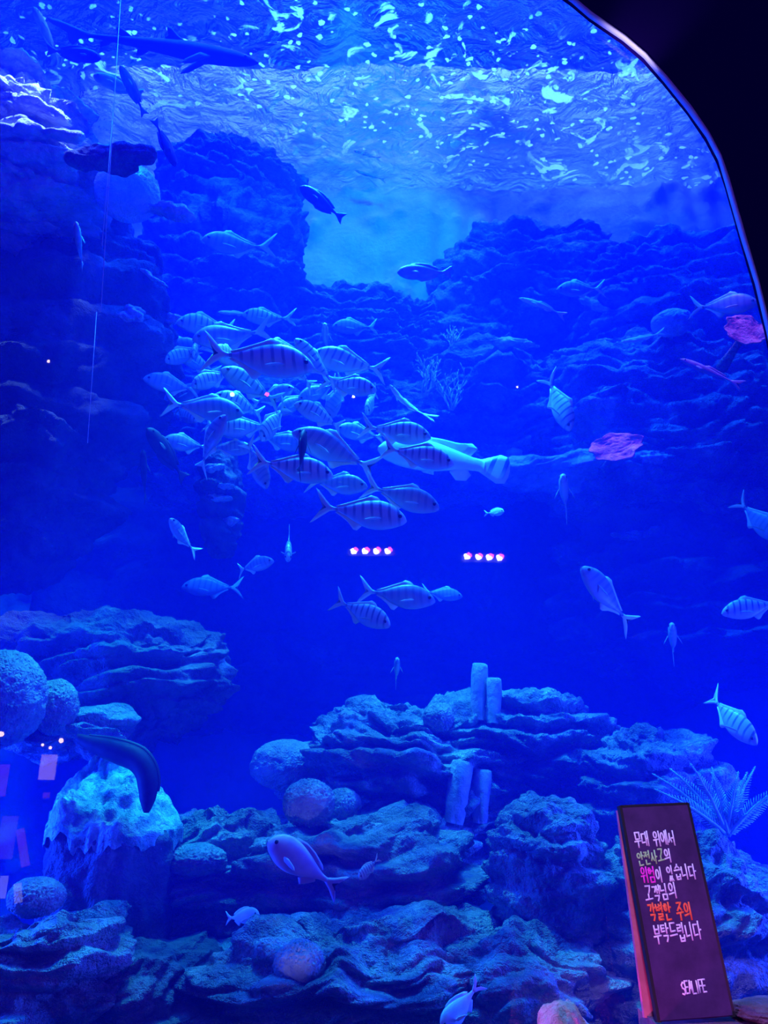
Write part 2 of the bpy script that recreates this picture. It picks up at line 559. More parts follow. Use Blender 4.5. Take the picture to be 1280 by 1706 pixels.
# ------------------------------------------------------------------ rocks
def rock(name, label, px, py, y, hw, hh, deep, seed, mat=None, per_m=3.2, shelf=0.30, rough=0.35, flat=0.75, res=(230, 190), tilt=(0, 0), group=None, cat='rock', slope=0.0):
    """ledged outcrop centred at photo pixel (px, py), y metres off, half sizes hw, hh in pixels there and deep in metres"""
    mat = mat or ROCK
    c = P(px, py, y)
    k = MPP(px, py, y)
    rx, rz, ry = hw * k, hh * k, deep
    nu, nv = res
    U, V = np.meshgrid(np.linspace(0, 2 * np.pi, nu, endpoint=False), np.linspace(-np.pi / 2, np.pi / 2, nv))
    U, V = U.ravel(), V.ravel()
    sg = lambda a, e: np.sign(a) * np.abs(a) ** e
    d = np.stack([sg(np.cos(V), flat) * sg(np.cos(U), 0.85), sg(np.cos(V), flat) * sg(np.sin(U), 0.85), sg(np.sin(V), flat)], 1)
    p = d * np.array([rx, ry, rz])
    w = p + np.array(c)
    n = d / np.maximum(np.linalg.norm(d, axis=1, keepdims=True), 1e-6)
    R = (rx + rz + ry) / 3
    big = fbm(w * (0.9 / R), seed, 4) * rough * 1.6 * R
    small = fbm(w * 3.2, seed + 50, 5, 0.62) * 0.12 - 0.07 * np.abs(fbm(w * 5.0, seed + 60, 3))
    small = small * min(1.0, 1.7 * min(rx, ry, rz))
    hn = np.stack([np.cos(U), np.sin(U), np.zeros_like(U)], 1) * np.cos(V)[:, None] ** 0.5
    sh = shelves(w, seed + 7, per_m, tilt) + 0.38 * shelves(w * 1.0, seed + 97, per_m * 2.3, tilt) - 0.4
    fade = 1 - 0.85 * sstep(0.75, 1.0, np.abs(V) / (np.pi / 2))
    p = p + n * (big + small)[:, None] + hn * (sh * shelf * fade)[:, None]
    f = []
    for j in range(nv - 1):
        for i in range(nu):
            i2 = (i + 1) % nu
            f.append((j * nu + i, j * nu + i2, (j + 1) * nu + i2, (j + 1) * nu + i))
    o = mesh_obj(name, p, f, mat)
    o.location = c
    o.rotation_euler = (0, math.radians(-slope), 0)
    return tag(o, label, cat, group)


GR = 'rock outcrops of the reef'
rock('rock_cliff', 'dark rock face standing in for the shade at the back of the tank behind the two rows of lamps', 600, 1010, 10.6, 560, 210, 0.4, 10, ROCK_DARK, 2.0, 0.3, 0.15, 0.5, group=GR)  # added dark rock that carries the shade of the unlit middle
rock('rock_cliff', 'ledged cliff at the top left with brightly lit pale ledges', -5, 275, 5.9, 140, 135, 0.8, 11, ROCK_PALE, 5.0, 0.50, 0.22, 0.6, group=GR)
rock('rock_slab', 'dark overhanging slab jutting right from the bright top left cliff', 185, 262, 5.0, 72, 19, 0.12, 12, ROCK_DARK, 5, 0.05, 0.18, group=GR, res=(120, 60))
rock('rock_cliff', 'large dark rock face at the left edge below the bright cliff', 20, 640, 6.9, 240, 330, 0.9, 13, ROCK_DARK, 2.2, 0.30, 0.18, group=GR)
rock('rock_cliff', 'ledged cliff with a square shoulder left of the bright gap', 375, 430, 8.9, 125, 185, 1.0, 14, None, 4.0, 0.34, 0.16, 0.55, group=GR)
rock('rock_pile', 'rubble bank along the foot of the bright gap', 600, 590, 9.4, 210, 92, 0.9, 15, None, 5.0, 0.32, 0.25, group=GR)
rock('rock_outcrop', 'rounded outcrop right of the bright gap', 880, 480, 9.4, 150, 100, 0.9, 16, None, 3.6, 0.30, 0.26, group=GR)
rock('rock_outcrop', 'faint outcrop near the right edge of the window under the surface', 1140, 520, 9.0, 190, 120, 0.9, 17, None, 3.6, 0.30, 0.25, group=GR)
rock('rock_cliff', 'dim ledged rock face behind the school of striped fish', 480, 730, 9.2, 260, 130, 0.8, 18, None, 3.4, 0.36, 0.2, group=GR)
rock('rock_cliff', 'ledged rock face below the branching coral', 800, 720, 9.0, 190, 120, 0.8, 19, None, 3.6, 0.36, 0.25, group=GR)
rock('rock_cliff', 'ledged rock face beside the pink plate coral on the right', 1120, 720, 8.6, 240, 160, 0.9, 20, None, 3.0, 0.40, 0.22, group=GR)
rock('rock_ledge', 'slanting ledge left of the lower pink plate coral', 950, 785, 8.0, 115, 22, 0.4, 21, ROCK_PALE, 5, 0.14, 0.2, group=GR, res=(120, 60), tilt=(-0.3, 0))
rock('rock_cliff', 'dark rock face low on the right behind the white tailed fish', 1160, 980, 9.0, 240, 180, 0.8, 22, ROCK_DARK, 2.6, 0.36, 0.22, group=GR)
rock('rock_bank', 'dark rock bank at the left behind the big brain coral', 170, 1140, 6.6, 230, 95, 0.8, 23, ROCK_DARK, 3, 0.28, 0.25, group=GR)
rock('rock_ledge', 'crusted ledge above the broken pillar rock', 120, 1225, 5.6, 90, 36, 0.45, 24, None, 5, 0.2, 0.3, group=GR, res=(120, 60))
rock('rock_pile', 'ledged reef slope under the small dome coral', 690, 1310, 7.3, 190, 130, 1.1, 25, None, 4.6, 0.36, 0.25, group=GR)
rock('rock_pile', 'ledged reef rock behind the pair of tube sponges', 890, 1270, 7.2, 130, 105, 0.8, 26, None, 4.4, 0.32, 0.25, group=GR)
rock('rock_outcrop', 'crusted outcrop with a bright algae cap above the sign', 1080, 1330, 6.4, 110, 100, 0.6, 27, None, 4.6, 0.26, 0.25, group=GR)
rock('boulder', 'large rounded boulder left of the sign', 912, 1460, 5.2, 95, 125, 0.45, 28, ROCK, 5.5, 0.10, 0.16, 0.8, group=GR)
rock('rock_pile', 'tumbled reef rocks in the bottom middle behind the purple fish', 590, 1470, 6.0, 190, 95, 0.8, 29, None, 5.4, 0.30, 0.3, group=GR)
rock('rock_pile', 'dim reef rocks along the bottom edge below the purple fish', 600, 1640, 5.0, 260, 100, 0.7, 30, None, 5.4, 0.26, 0.3, group=GR)
rock('rock_pile', 'rough reef rocks in the bottom left corner', 70, 1640, 4.6, 130, 105, 0.45, 31, None, 6, 0.2, 0.35, group=GR)
rock('rock_pile', 'low reef rocks between the pillar rock and the round corals', 340, 1500, 5.9, 130, 130, 0.6, 32, None, 5.4, 0.24, 0.3, group=GR)
rock('rock_pile', 'reef rocks behind the sign', 1150, 1560, 5.2, 170, 150, 0.6, 33, None, 5.0, 0.2, 0.28, group=GR)
rock('rock_pile', 'dim reef rocks at the bottom edge right of centre', 880, 1650, 4.9, 120, 80, 0.5, 34, None, 5.4, 0.2, 0.3, group=GR)

rock('rock_pile', 'low dark rocks at the bottom edge between the corner rocks and the middle reef', 235, 1660, 5.0, 120, 70, 0.5, 36, ROCK_DARK, 5.4, 0.18, 0.3, group=GR)
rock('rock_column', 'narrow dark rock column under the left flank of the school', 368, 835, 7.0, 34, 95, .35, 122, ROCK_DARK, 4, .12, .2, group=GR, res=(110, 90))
GL = 'narrow lit ledges on the rock faces'  # highlights on the rock, shaped as ledges, most in paler rock
LR = (110, 46)
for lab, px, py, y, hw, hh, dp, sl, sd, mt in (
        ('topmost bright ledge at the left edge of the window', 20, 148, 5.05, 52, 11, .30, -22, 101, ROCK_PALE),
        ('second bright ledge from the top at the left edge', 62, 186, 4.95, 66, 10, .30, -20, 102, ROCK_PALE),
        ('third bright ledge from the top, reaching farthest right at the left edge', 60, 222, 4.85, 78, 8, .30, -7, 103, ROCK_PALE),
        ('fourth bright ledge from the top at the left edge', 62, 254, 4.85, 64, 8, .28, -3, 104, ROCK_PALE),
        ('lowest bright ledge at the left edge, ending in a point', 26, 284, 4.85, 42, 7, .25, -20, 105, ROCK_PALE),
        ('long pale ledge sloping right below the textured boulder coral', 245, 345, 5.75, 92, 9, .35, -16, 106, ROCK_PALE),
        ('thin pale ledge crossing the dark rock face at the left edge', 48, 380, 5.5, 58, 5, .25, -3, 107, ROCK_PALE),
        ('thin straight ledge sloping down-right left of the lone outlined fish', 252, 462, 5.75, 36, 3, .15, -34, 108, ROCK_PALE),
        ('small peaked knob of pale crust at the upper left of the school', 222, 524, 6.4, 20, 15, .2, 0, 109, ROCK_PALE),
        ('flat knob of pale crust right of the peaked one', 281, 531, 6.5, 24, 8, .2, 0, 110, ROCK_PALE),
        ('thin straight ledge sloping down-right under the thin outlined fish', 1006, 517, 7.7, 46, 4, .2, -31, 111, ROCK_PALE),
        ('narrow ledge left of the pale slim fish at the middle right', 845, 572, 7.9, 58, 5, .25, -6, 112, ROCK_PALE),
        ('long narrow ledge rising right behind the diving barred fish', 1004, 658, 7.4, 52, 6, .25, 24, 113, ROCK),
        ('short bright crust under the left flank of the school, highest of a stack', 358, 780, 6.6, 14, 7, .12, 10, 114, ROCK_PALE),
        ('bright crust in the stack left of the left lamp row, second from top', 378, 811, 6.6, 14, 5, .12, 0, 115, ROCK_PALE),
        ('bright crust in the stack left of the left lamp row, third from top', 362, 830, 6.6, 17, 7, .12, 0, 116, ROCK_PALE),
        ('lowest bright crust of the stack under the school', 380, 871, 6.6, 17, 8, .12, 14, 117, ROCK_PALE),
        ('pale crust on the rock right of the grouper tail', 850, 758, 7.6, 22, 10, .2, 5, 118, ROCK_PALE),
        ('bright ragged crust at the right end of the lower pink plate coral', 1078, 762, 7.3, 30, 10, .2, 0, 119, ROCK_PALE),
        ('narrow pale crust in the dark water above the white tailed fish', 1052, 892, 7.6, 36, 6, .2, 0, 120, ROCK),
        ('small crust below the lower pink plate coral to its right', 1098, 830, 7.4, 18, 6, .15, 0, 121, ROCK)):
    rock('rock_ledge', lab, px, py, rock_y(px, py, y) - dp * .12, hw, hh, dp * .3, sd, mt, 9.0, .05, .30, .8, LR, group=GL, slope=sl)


# ------------------------------------------------------------------ corals and sponges
def tube_vf(pts, rad, sides=8, cap=True, flat=1.0):
    pts = [Vector(p) for p in pts]
    v, f = [], []
    n = len(pts)
    ref = Vector((0, 1, 0)) if abs((pts[-1] - pts[0]).normalized().y) < 0.8 else Vector((1, 0, 0))
    for i, p in enumerate(pts):
        a = pts[max(i - 1, 0)]
        b = pts[min(i + 1, n - 1)]
        T = (b - a).normalized()
        X = T.cross(ref).normalized()
        Y = X.cross(T)
        r = rad[i] if hasattr(rad, '__len__') else rad
        for k in range(sides):
            an = 2 * math.pi * k / sides
            v.append(p + X * (r * math.cos(an)) + Y * (r * flat * math.sin(an)))
    for i in range(n - 1):
        for k in range(sides):
            k2 = (k + 1) % sides
            f.append((i * sides + k, i * sides + k2, (i + 1) * sides + k2, (i + 1) * sides + k))
    if cap:
        f.append(tuple(range(sides - 1, -1, -1)))
        f.append(tuple((n - 1) * sides + k for k in range(sides)))
    return v, f


class MB:
    def __init__(self):
        self.v, self.f = [], []

    def add(self, vf):
        o = len(self.v)
        self.v += [tuple(p) for p in vf[0]]
        self.f += [tuple(o + i for i in q) for q in vf[1]]
        return self

    def obj(self, name, mat, parent=None, smooth=True):
        return mesh_obj(name, self.v, self.f, mat, parent, smooth)


def dome_coral(name, label, px, py, y, rw, rh, mat, seed, groove=0.02, group='dome corals of the reef', freq=9.0):
    y = rock_y(px, py + rh * .5, y, .5) + .15 * rw * MPP(px, py, y)
    c = P(px, py, y)
    k = MPP(px, py, y)
    rx, rz = rw * k, rh * k
    nu, nv = 110, 64
    U, V = np.meshgrid(np.linspace(0, 2 * np.pi, nu, endpoint=False), np.linspace(-np.pi / 2, np.pi / 2, nv))
    U, V = U.ravel(), V.ravel()
    d = np.stack([np.cos(V) * np.cos(U), np.cos(V) * np.sin(U), np.sin(V)], 1)
    g = np.abs(fbm(d * freq + seed, seed, 2))
    p = d * (1 + 0.10 * fbm(d * 1.6, seed + 3, 3))[:, None] * np.array([rx, rx * 0.9, rz])
    p = p - d * (groove * np.exp(-g * 9))[:, None]
    f = [(j * nu + i, j * nu + (i + 1) % nu, (j + 1) * nu + (i + 1) % nu, (j + 1) * nu + i) for j in range(nv - 1) for i in range(nu)]
    o = mesh_obj(name, p, f, mat)
    o.location = c
    return tag(o, label, 'coral', group)


dome_coral('dome_coral', 'pale textured boulder coral under the dark slab at the top left', 212, 322, 5.5, 55, 46, BRAIN_PALE, 41, 0.02, freq=14)
dome_coral('dome_coral', 'low pale dome coral near the right edge beside the upper pink plate', 1120, 538, 7.6, 34, 20, BRAIN_PALE, 42)
dome_coral('brain_coral', 'big brain coral cut by the left edge of the window', 0, 1165, 5.0, 78, 82, BRAIN, 43, 0.025, freq=12)
dome_coral('brain_coral', 'smaller brain coral just behind the big one at the left edge', 92, 1178, 5.5, 38, 46, BRAIN, 44, 0.02, freq=12)
dome_coral('dome_coral', 'small round dome coral on the crest of the reef slope', 731, 1196, 6.3, 27, 25, BRAIN, 45, 0.02)
dome_coral('dome_coral', 'dark round dome coral in the middle of the reef', 514, 1338, 5.6, 44, 40, BRAIN, 46, 0.02)
dome_coral('dome_coral', 'half hidden dome coral touching the dark round one on its right', 572, 1345, 5.9, 32, 32, BRAIN, 47, 0.02)
dome_coral('dome_coral', 'faint wide dome coral above the purple fish to its left', 478, 1275, 6.9, 62, 42, BRAIN, 48, 0.02)
dome_coral('dome_coral', 'flat green dome coral right of the pillar rock', 325, 1432, 5.4, 55, 26, BRAIN, 49, 0.02)
dome_coral('dome_coral', 'rounded dome coral below the purple fish', 500, 1605, 4.75, 44, 36, BRAIN, 50, 0.015)
dome_coral('dome_coral', 'low dome coral half shaded at the left beneath the pillar rock', 60, 1495, 4.6, 48, 32, BRAIN, 51, 0.015)


def tube_sponge(label, px0, py0, px1, py1, y, rpx, seed):
    """hollow tube from its foot (px0, py0) up to its rim (px1, py1)"""
    y = min(rock_y(px0 + (px1 - px0) * q, py0 + (py1 - py0) * q, y) for q in (0, .25, .5)) + .03
    a, b = P(px0, py0, y), P(px1, py1, y)
    r = rpx * MPP(px1, py1, y)
    L = (b - a).length
    prof = [(0.0, 0.75), (0.15, 0.86), (0.35, 0.95), (0.6, 1.04), (0.8, 1.06), (0.93, 1.0), (0.985, 0.92), (1.0, 0.78), (0.985, 0.62), (0.9, 0.56), (0.7, 0.5), (0.69, 0.0)]
    nu = 28
    v, f = [], []
    for s, q in prof:
        for k in range(nu):
            an = 2 * math.pi * k / nu
            w = 1 + 0.10 * math.sin(3 * an + seed + 4 * s) + 0.05 * math.sin(7 * an + 9 * s + seed)
            v.append((r * q * w * math.cos(an), r * q * w * math.sin(an), s * L))
    for i in range(len(prof) - 1):
        for k in range(nu):
            k2 = (k + 1) % nu
            f.append((i * nu + k, i * nu + k2, (i + 1) * nu + k2, (i + 1) * nu + k))
    o = mesh_obj('tube_sponge', v, f, SPONGE)
    o.location = a
    o.rotation_euler = (b - a).to_track_quat('Z', 'Y').to_euler()
    tag(o, label, 'sponge', 'tube sponges of the reef')


tube_sponge('taller leaning tube sponge with a rounded top on the reef', 756, 1372, 772, 1268, 5.9, 18, 1)
tube_sponge('shorter straight tube sponge right beside the taller leaning one', 800, 1372, 805, 1282, 6.1, 14, 2)
tube_sponge('faint tall tube sponge far back, left of a faint pair', 797, 1200, 799, 1106, 7.9, 13, 3)
tube_sponge('faint shorter tube sponge far back, right of the faint tall one', 822, 1205, 823, 1130, 8.1, 12, 4)


def plate_coral(label, px, py, y, rw, rh, tilt_x, tilt_y, seed, roll=0.0):
    c = P(px, py, y)
    k = MPP(px, py, y)
    nr, nu = 18, 96
    v, f = [], []
    for side in (0, 1):
        for j in range(nr + 1):
            s = j / nr
            for i in range(nu):
                a = 2 * math.pi * i / nu
                q = np.array([[math.cos(a) * 1.4 + seed, math.sin(a) * 1.4, seed * 2.0]])
                lob = 1 + 0.22 * float(noise(q, seed)[0]) + 0.10 * float(noise(q * 3.1, seed + 1)[0]) + 0.05 * math.sin(9 * a + seed)
                x, yy = rw * k * s * lob * math.cos(a), rh * k * s * lob * math.sin(a)
                z = 0.10 * rh * k * (s ** 2) * math.sin(5 * a + seed) + 0.10 * rh * k * float(noise(q * s * 3.0 + 5, seed)[0]) + 0.2 * rh * k * s * s
                th = 0.010 + 0.02 * (1 - s)
                v.append((x, yy, z + (th if side else -th)))
    off = (nr + 1) * nu
    for side in (0, 1):
        o0 = side * off
        for j in range(nr):
            for i in range(nu):
                i2 = (i + 1) % nu
                q = (o0 + j * nu + i, o0 + (j + 1) * nu + i, o0 + (j + 1) * nu + i2, o0 + j * nu + i2)
                f.append(q if side else q[::-1])
    for i in range(nu):
        i2 = (i + 1) % nu
        f.append((nr * nu + i, nr * nu + i2, off + nr * nu + i2, off + nr * nu + i))
    root = empty('plate_coral', c)
    pl = mesh_obj('plate', v, f, PLATE, root)
    view = (c - CAM).normalized()
    nz = (-view * math.cos(math.radians(tilt_x)) + Vector((0, 0, 1)) * math.sin(math.radians(tilt_x))).normalized()
    ro = math.radians(tilt_y)
    ax = RT * math.cos(ro) - UP * math.sin(ro)
    ax = (ax - nz * ax.dot(nz)).normalized()
    pl.rotation_euler = Matrix((ax, nz.cross(ax), nz)).transposed().to_euler()
    sv, sf = tube_vf([(0, 0.02, -0.01), (0.01, 0.25, -0.02), (0.0, 0.55, -0.06)], [0.04, 0.035, 0.06], 10)
    mesh_obj('stalk', sv, sf, ROCK, root)
    tag(root, label, 'coral', 'pink plate corals on the right')


plate_coral('ragged pink plate coral lying on the ledge at the middle right', 1026, 747, 7.2, 42, 25, 25, -2, 61)
plate_coral('pink plate coral tilted down to the right at the right edge of the window', 1243, 551, 6.0, 38, 22, 25, 38, 62)


def branching_coral(label, px, py, y, hpx, seed):
    rnd = random.Random(seed)
    y = min(rock_y(px, py - hpx * q, y) for q in (0, .2, .4)) - .04
    c = P(px, py, y)
    k = MPP(px, py, y)
    mb = MB()

    def grow(p, d, L, r, depth):
        pts = [p]
        for _ in range(3):
            d = (d + Vector((rnd.uniform(-.22, .22), rnd.uniform(-.22, .22), rnd.uniform(-.05, .18)))).normalized()
            pts.append(pts[-1] + d * (L / 3))
        mb.add(tube_vf(pts, [r, r * .92, r * .84, r * .72], 6))
        if depth > 0:
            for _ in range(rnd.choice((2, 2, 3))):
                nd = (d + Vector((rnd.uniform(-.9, .9), rnd.uniform(-.6, .6), rnd.uniform(-.15, .5)))).normalized()
                q = pts[rnd.choice((1, 2, 3))]
                grow(q, nd, L * rnd.uniform(.6, .85), r * .7, depth - 1)

    H = hpx * k
    for _ in range(4):
        grow(Vector((rnd.uniform(-.12, .12) * H, 0, 0)), Vector((rnd.uniform(-.9, .9), rnd.uniform(-.4, .2), 1)).normalized(), H * .42, 0.013, 3)
    o = mb.obj('branching_coral', BRANCH)
    o.location = c
    tag(o, label, 'coral', 'thin branching corals')


branching_coral('thin pale branching coral standing behind the school, right of the steep slim fish', 752, 684, 7.6, 74, 5)
branching_coral('fainter branching coral behind and left of the pale one', 705, 660, 8.0, 66, 9)
branching_coral('bushy thin coral on the ledge below the bright gap', 752, 580, 8.2, 42, 13)


def frond_coral(label, px, py, y, hpx, count, spread, seed):
    rnd = random.Random(seed)
    y = rock_y(px, py, y, 3.4) + .02
    c = P(px, py, y)
    H = hpx * MPP(px, py, y)
    mb = MB()
    for i in range(count):
        a = math.radians(-spread + 2 * spread * (i + .5) / count + rnd.uniform(-5, 5))
        L = H * rnd.uniform(.75, 1.0)
        pts = []
        for s in np.linspace(0, 1, 7):
            pts.append(Vector((math.sin(a) * L * s * (1 + .25 * s), rnd.uniform(-.01, .01) + .12 * (i % 3 - 1) * s * H, math.cos(a) * L * s - .10 * L * s * s)))
        mb.add(tube_vf(pts, [.014, .013, .012, .010, .008, .006, .003], 6))
        for j in range(1, 26):
            s = j / 26
            k0 = min(int(s * 6), 5)
            q = pts[k0].lerp(pts[k0 + 1], s * 6 - k0)
            T = (pts[k0 + 1] - pts[k0]).normalized()
            sd = T.cross(Vector((0, 1, 0))).normalized()
            for sg in (-1, 1):
                e = q + (sd * sg + T * .9).normalized() * (.10 * H * math.sin(math.pi * min(.15 + s, 1)) + .01)
                mb.add(tube_vf([q, q.lerp(e, .5), e], [.004, .0035, .002], 4))
    o = mb.obj('frond_coral', FROND)
    o.location = c
    tag(o, label, 'coral', 'feathery soft corals')


frond_coral('feathery fan of soft coral fronds right of and above the sign', 1213, 1392, 5.2, 145, 11, 50, 3)
frond_coral('faint greenish soft coral in the dark middle left', 375, 1215, 7.6, 80, 6, 30, 4)


def pillar_rock():
    c = P(185, 1460, 5.3)
    k = MPP(185, 1460, 5.3)
    prof = [(-.55, .95), (-.35, .98), (-.1, 1.0), (.15, 1.0), (.30, 1.02), (.345, 1.0)]
    nu = 130

    def ring(rows, seed, cone=False):
        v, f = [], []
        for (z, q) in rows:
            for i in range(nu):
                a = 2 * math.pi * i / nu
                w = 1 + .05 * math.cos(3 * a + 1) + .04 * math.cos(5 * a)
                # the top slopes up to a crest at the back left
                zz = z
                v.append([q * w * math.cos(a) * 97 * k, q * w * math.sin(a) * .42, zz])
        v = np.array(v)
        return v

    rows = [(-.8 + 1.13 * i / 40, 1.0) for i in range(41)]
    v = ring(rows, 1)
    nrm = v / np.maximum(np.linalg.norm(v[:, :2], axis=1, keepdims=True), 1e-6) * np.array([1, 1, 0])
    wv = v * np.array([1, 1, .35])
    v = v + nrm * (.07 * fbm(wv * 5, 71, 4) + .03 * fbm(v * 14, 72, 3))[:, None]
    f = [(j * nu + i, j * nu + (i + 1) % nu, (j + 1) * nu + (i + 1) % nu, (j + 1) * nu + i) for j in range(40) for i in range(nu)]
    ang = np.linspace(0, 2 * np.pi, nu, endpoint=False)
    rim = np.stack([np.cos(ang) * 2.2, np.sin(ang) * 2.2, np.zeros(nu)], 1)
    dz = .10 * fbm(rim, 91, 3) + .05 * np.sin(ang) - .03 * np.cos(ang)
    for j in range(34, 41):
        v[j * nu:(j + 1) * nu, 2] += dz * (j - 33) / 7
    top_ring = v[-nu:].copy()
    root = mesh_obj('broken_rock', v, f, ROCK_DARK)
    root.location = c
    # sloping crust on top, its lit look put into the colour
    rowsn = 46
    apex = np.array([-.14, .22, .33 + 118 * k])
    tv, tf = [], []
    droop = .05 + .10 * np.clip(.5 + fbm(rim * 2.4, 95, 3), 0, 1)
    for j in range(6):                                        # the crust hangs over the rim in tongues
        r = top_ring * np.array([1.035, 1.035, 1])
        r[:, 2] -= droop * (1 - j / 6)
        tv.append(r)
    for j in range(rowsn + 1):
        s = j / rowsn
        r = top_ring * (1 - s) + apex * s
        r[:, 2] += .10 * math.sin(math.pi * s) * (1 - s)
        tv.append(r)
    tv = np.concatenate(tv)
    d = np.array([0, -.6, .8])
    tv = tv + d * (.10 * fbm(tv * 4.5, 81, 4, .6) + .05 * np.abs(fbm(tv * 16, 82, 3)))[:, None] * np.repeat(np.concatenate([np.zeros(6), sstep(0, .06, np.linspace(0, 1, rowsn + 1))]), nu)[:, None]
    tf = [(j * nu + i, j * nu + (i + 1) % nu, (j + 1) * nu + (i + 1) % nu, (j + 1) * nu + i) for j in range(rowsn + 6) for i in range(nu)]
    cr = mesh_obj('lit_top_crust', tv, tf, LIT_TOP, root)
    cr['label'] = 'bright turquoise crust of the lit top'
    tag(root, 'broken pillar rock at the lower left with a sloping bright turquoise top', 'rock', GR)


pillar_rock()


# ------------------------------------------------------------------ fish
def prof(s, table):
    xs, ys = zip(*table)
    return np.interp(s, xs, ys)


def smooth_prof(s, table):
    """cubic through the table's points"""
    xs = np.array([a for a, _ in table]); ys = np.array([b for _, b in table])
    m = np.gradient(ys, xs)
    out = np.zeros_like(s)
    for q, x in enumerate(s):
        i = min(max(np.searchsorted(xs, x) - 1, 0), len(xs) - 2)
        h = xs[i + 1] - xs[i]
        t = (x - xs[i]) / h
        out[q] = ((2 * t**3 - 3 * t**2 + 1) * ys[i] + (t**3 - 2 * t**2 + t) * h * m[i]
                  + (-2 * t**3 + 3 * t**2) * ys[i + 1] + (t**3 - t**2) * h * m[i + 1])
    return out


def fish_body(top, bot, wid, x_end=-0.34, n=34, m=18, power=0.85):
    s = np.linspace(0, 1, n) ** 1.25
    T, B, Wd = smooth_prof(s, top), smooth_prof(s, bot), np.maximum(smooth_prof(s, wid), .002)
    T, B = np.maximum(T, .002), np.maximum(B, .002)
    x = .5 - s * (.5 - x_end)
    v, f = [], []
    for i in range(n):
        for k in range(m):
            a = 2 * math.pi * k / m
            ca, sa = math.cos(a), math.sin(a)
            yy = math.copysign(abs(ca) ** power, ca) * Wd[i]
            zz = sa * (T[i] if sa > 0 else B[i])
            v.append((x[i], yy, zz))
    for i in range(n - 1):
        for k in range(m):
            k2 = (k + 1) % m
            f.append((i * m + k, i * m + k2, (i + 1) * m + k2, (i + 1) * m + k))
    f.append(tuple(range(m)))
    f.append(tuple(reversed([(n - 1) * m + k for k in range(m)])))
    return v, f


def fin(poly, thick=0.010, y=0.0, sub=3):
    """flat fin of real thickness from an outline in the fish's x-z plane, thin at its edge"""
    n = len(poly)
    cx = sum(p[0] for p in poly) / n
    cz = sum(p[1] for p in poly) / n
    out = []
    for i in range(n):
        a, b = poly[i], poly[(i + 1) % n]
        for q in range(sub):
            out.append((a[0] + (b[0] - a[0]) * q / sub, a[1] + (b[1] - a[1]) * q / sub))
    n = len(out)
    v, f = [], []
    for sgn in (-1, 1):
        for (px, pz) in out:
            v.append((px, y + sgn * thick * .22, pz))
        for (px, pz) in out:
            v.append((cx + (px - cx) * .6, y + sgn * thick * .5, cz + (pz - cz) * .6))
        v.append((cx, y + sgn * thick * .5, cz))
    h = 2 * n + 1
    for sd in (0, 1):
        o = sd * h
        for i in range(n):
            j = (i + 1) % n
            q = (o + i, o + j, o + n + j, o + n + i)
            r = (o + n + i, o + n + j, o + 2 * n)
            f.append(q if sd == 0 else q[::-1])
            f.append(r if sd == 0 else r[::-1])
    for i in range(n):
        j = (i + 1) % n
        f.append((i, h + i, h + j, j))
    return v, f


def turned(vf, pivot, axis, deg):
    M = Matrix.Translation(pivot) @ Matrix.Rotation(math.radians(deg), 4, axis) @ Matrix.Translation(-Vector(pivot))
    return [tuple(M @ Vector(p)) for p in vf[0]], vf[1]


def ball(c, r, squash=.6, n=10, m=8):
    v, f = [], []
    for j in range(m + 1):
        la = -math.pi / 2 + math.pi * j / m
        for i in range(n):
            lo = 2 * math.pi * i / n
            v.append((c[0] + r * math.cos(la) * math.cos(lo), c[1] + r * squash * math.sin(la), c[2] + r * math.cos(la) * math.sin(lo)))
    for j in range(m):
        for i in range(n):
            f.append((j * n + i, j * n + (i + 1) % n, (j + 1) * n + (i + 1) % n, (j + 1) * n + i))
    return v, f


def bend_vf(vf, b):
    return [(x, y + b * (max(0.0, .22 - x)) ** 2, z) for x, y, z in vf[0]], vf[1]


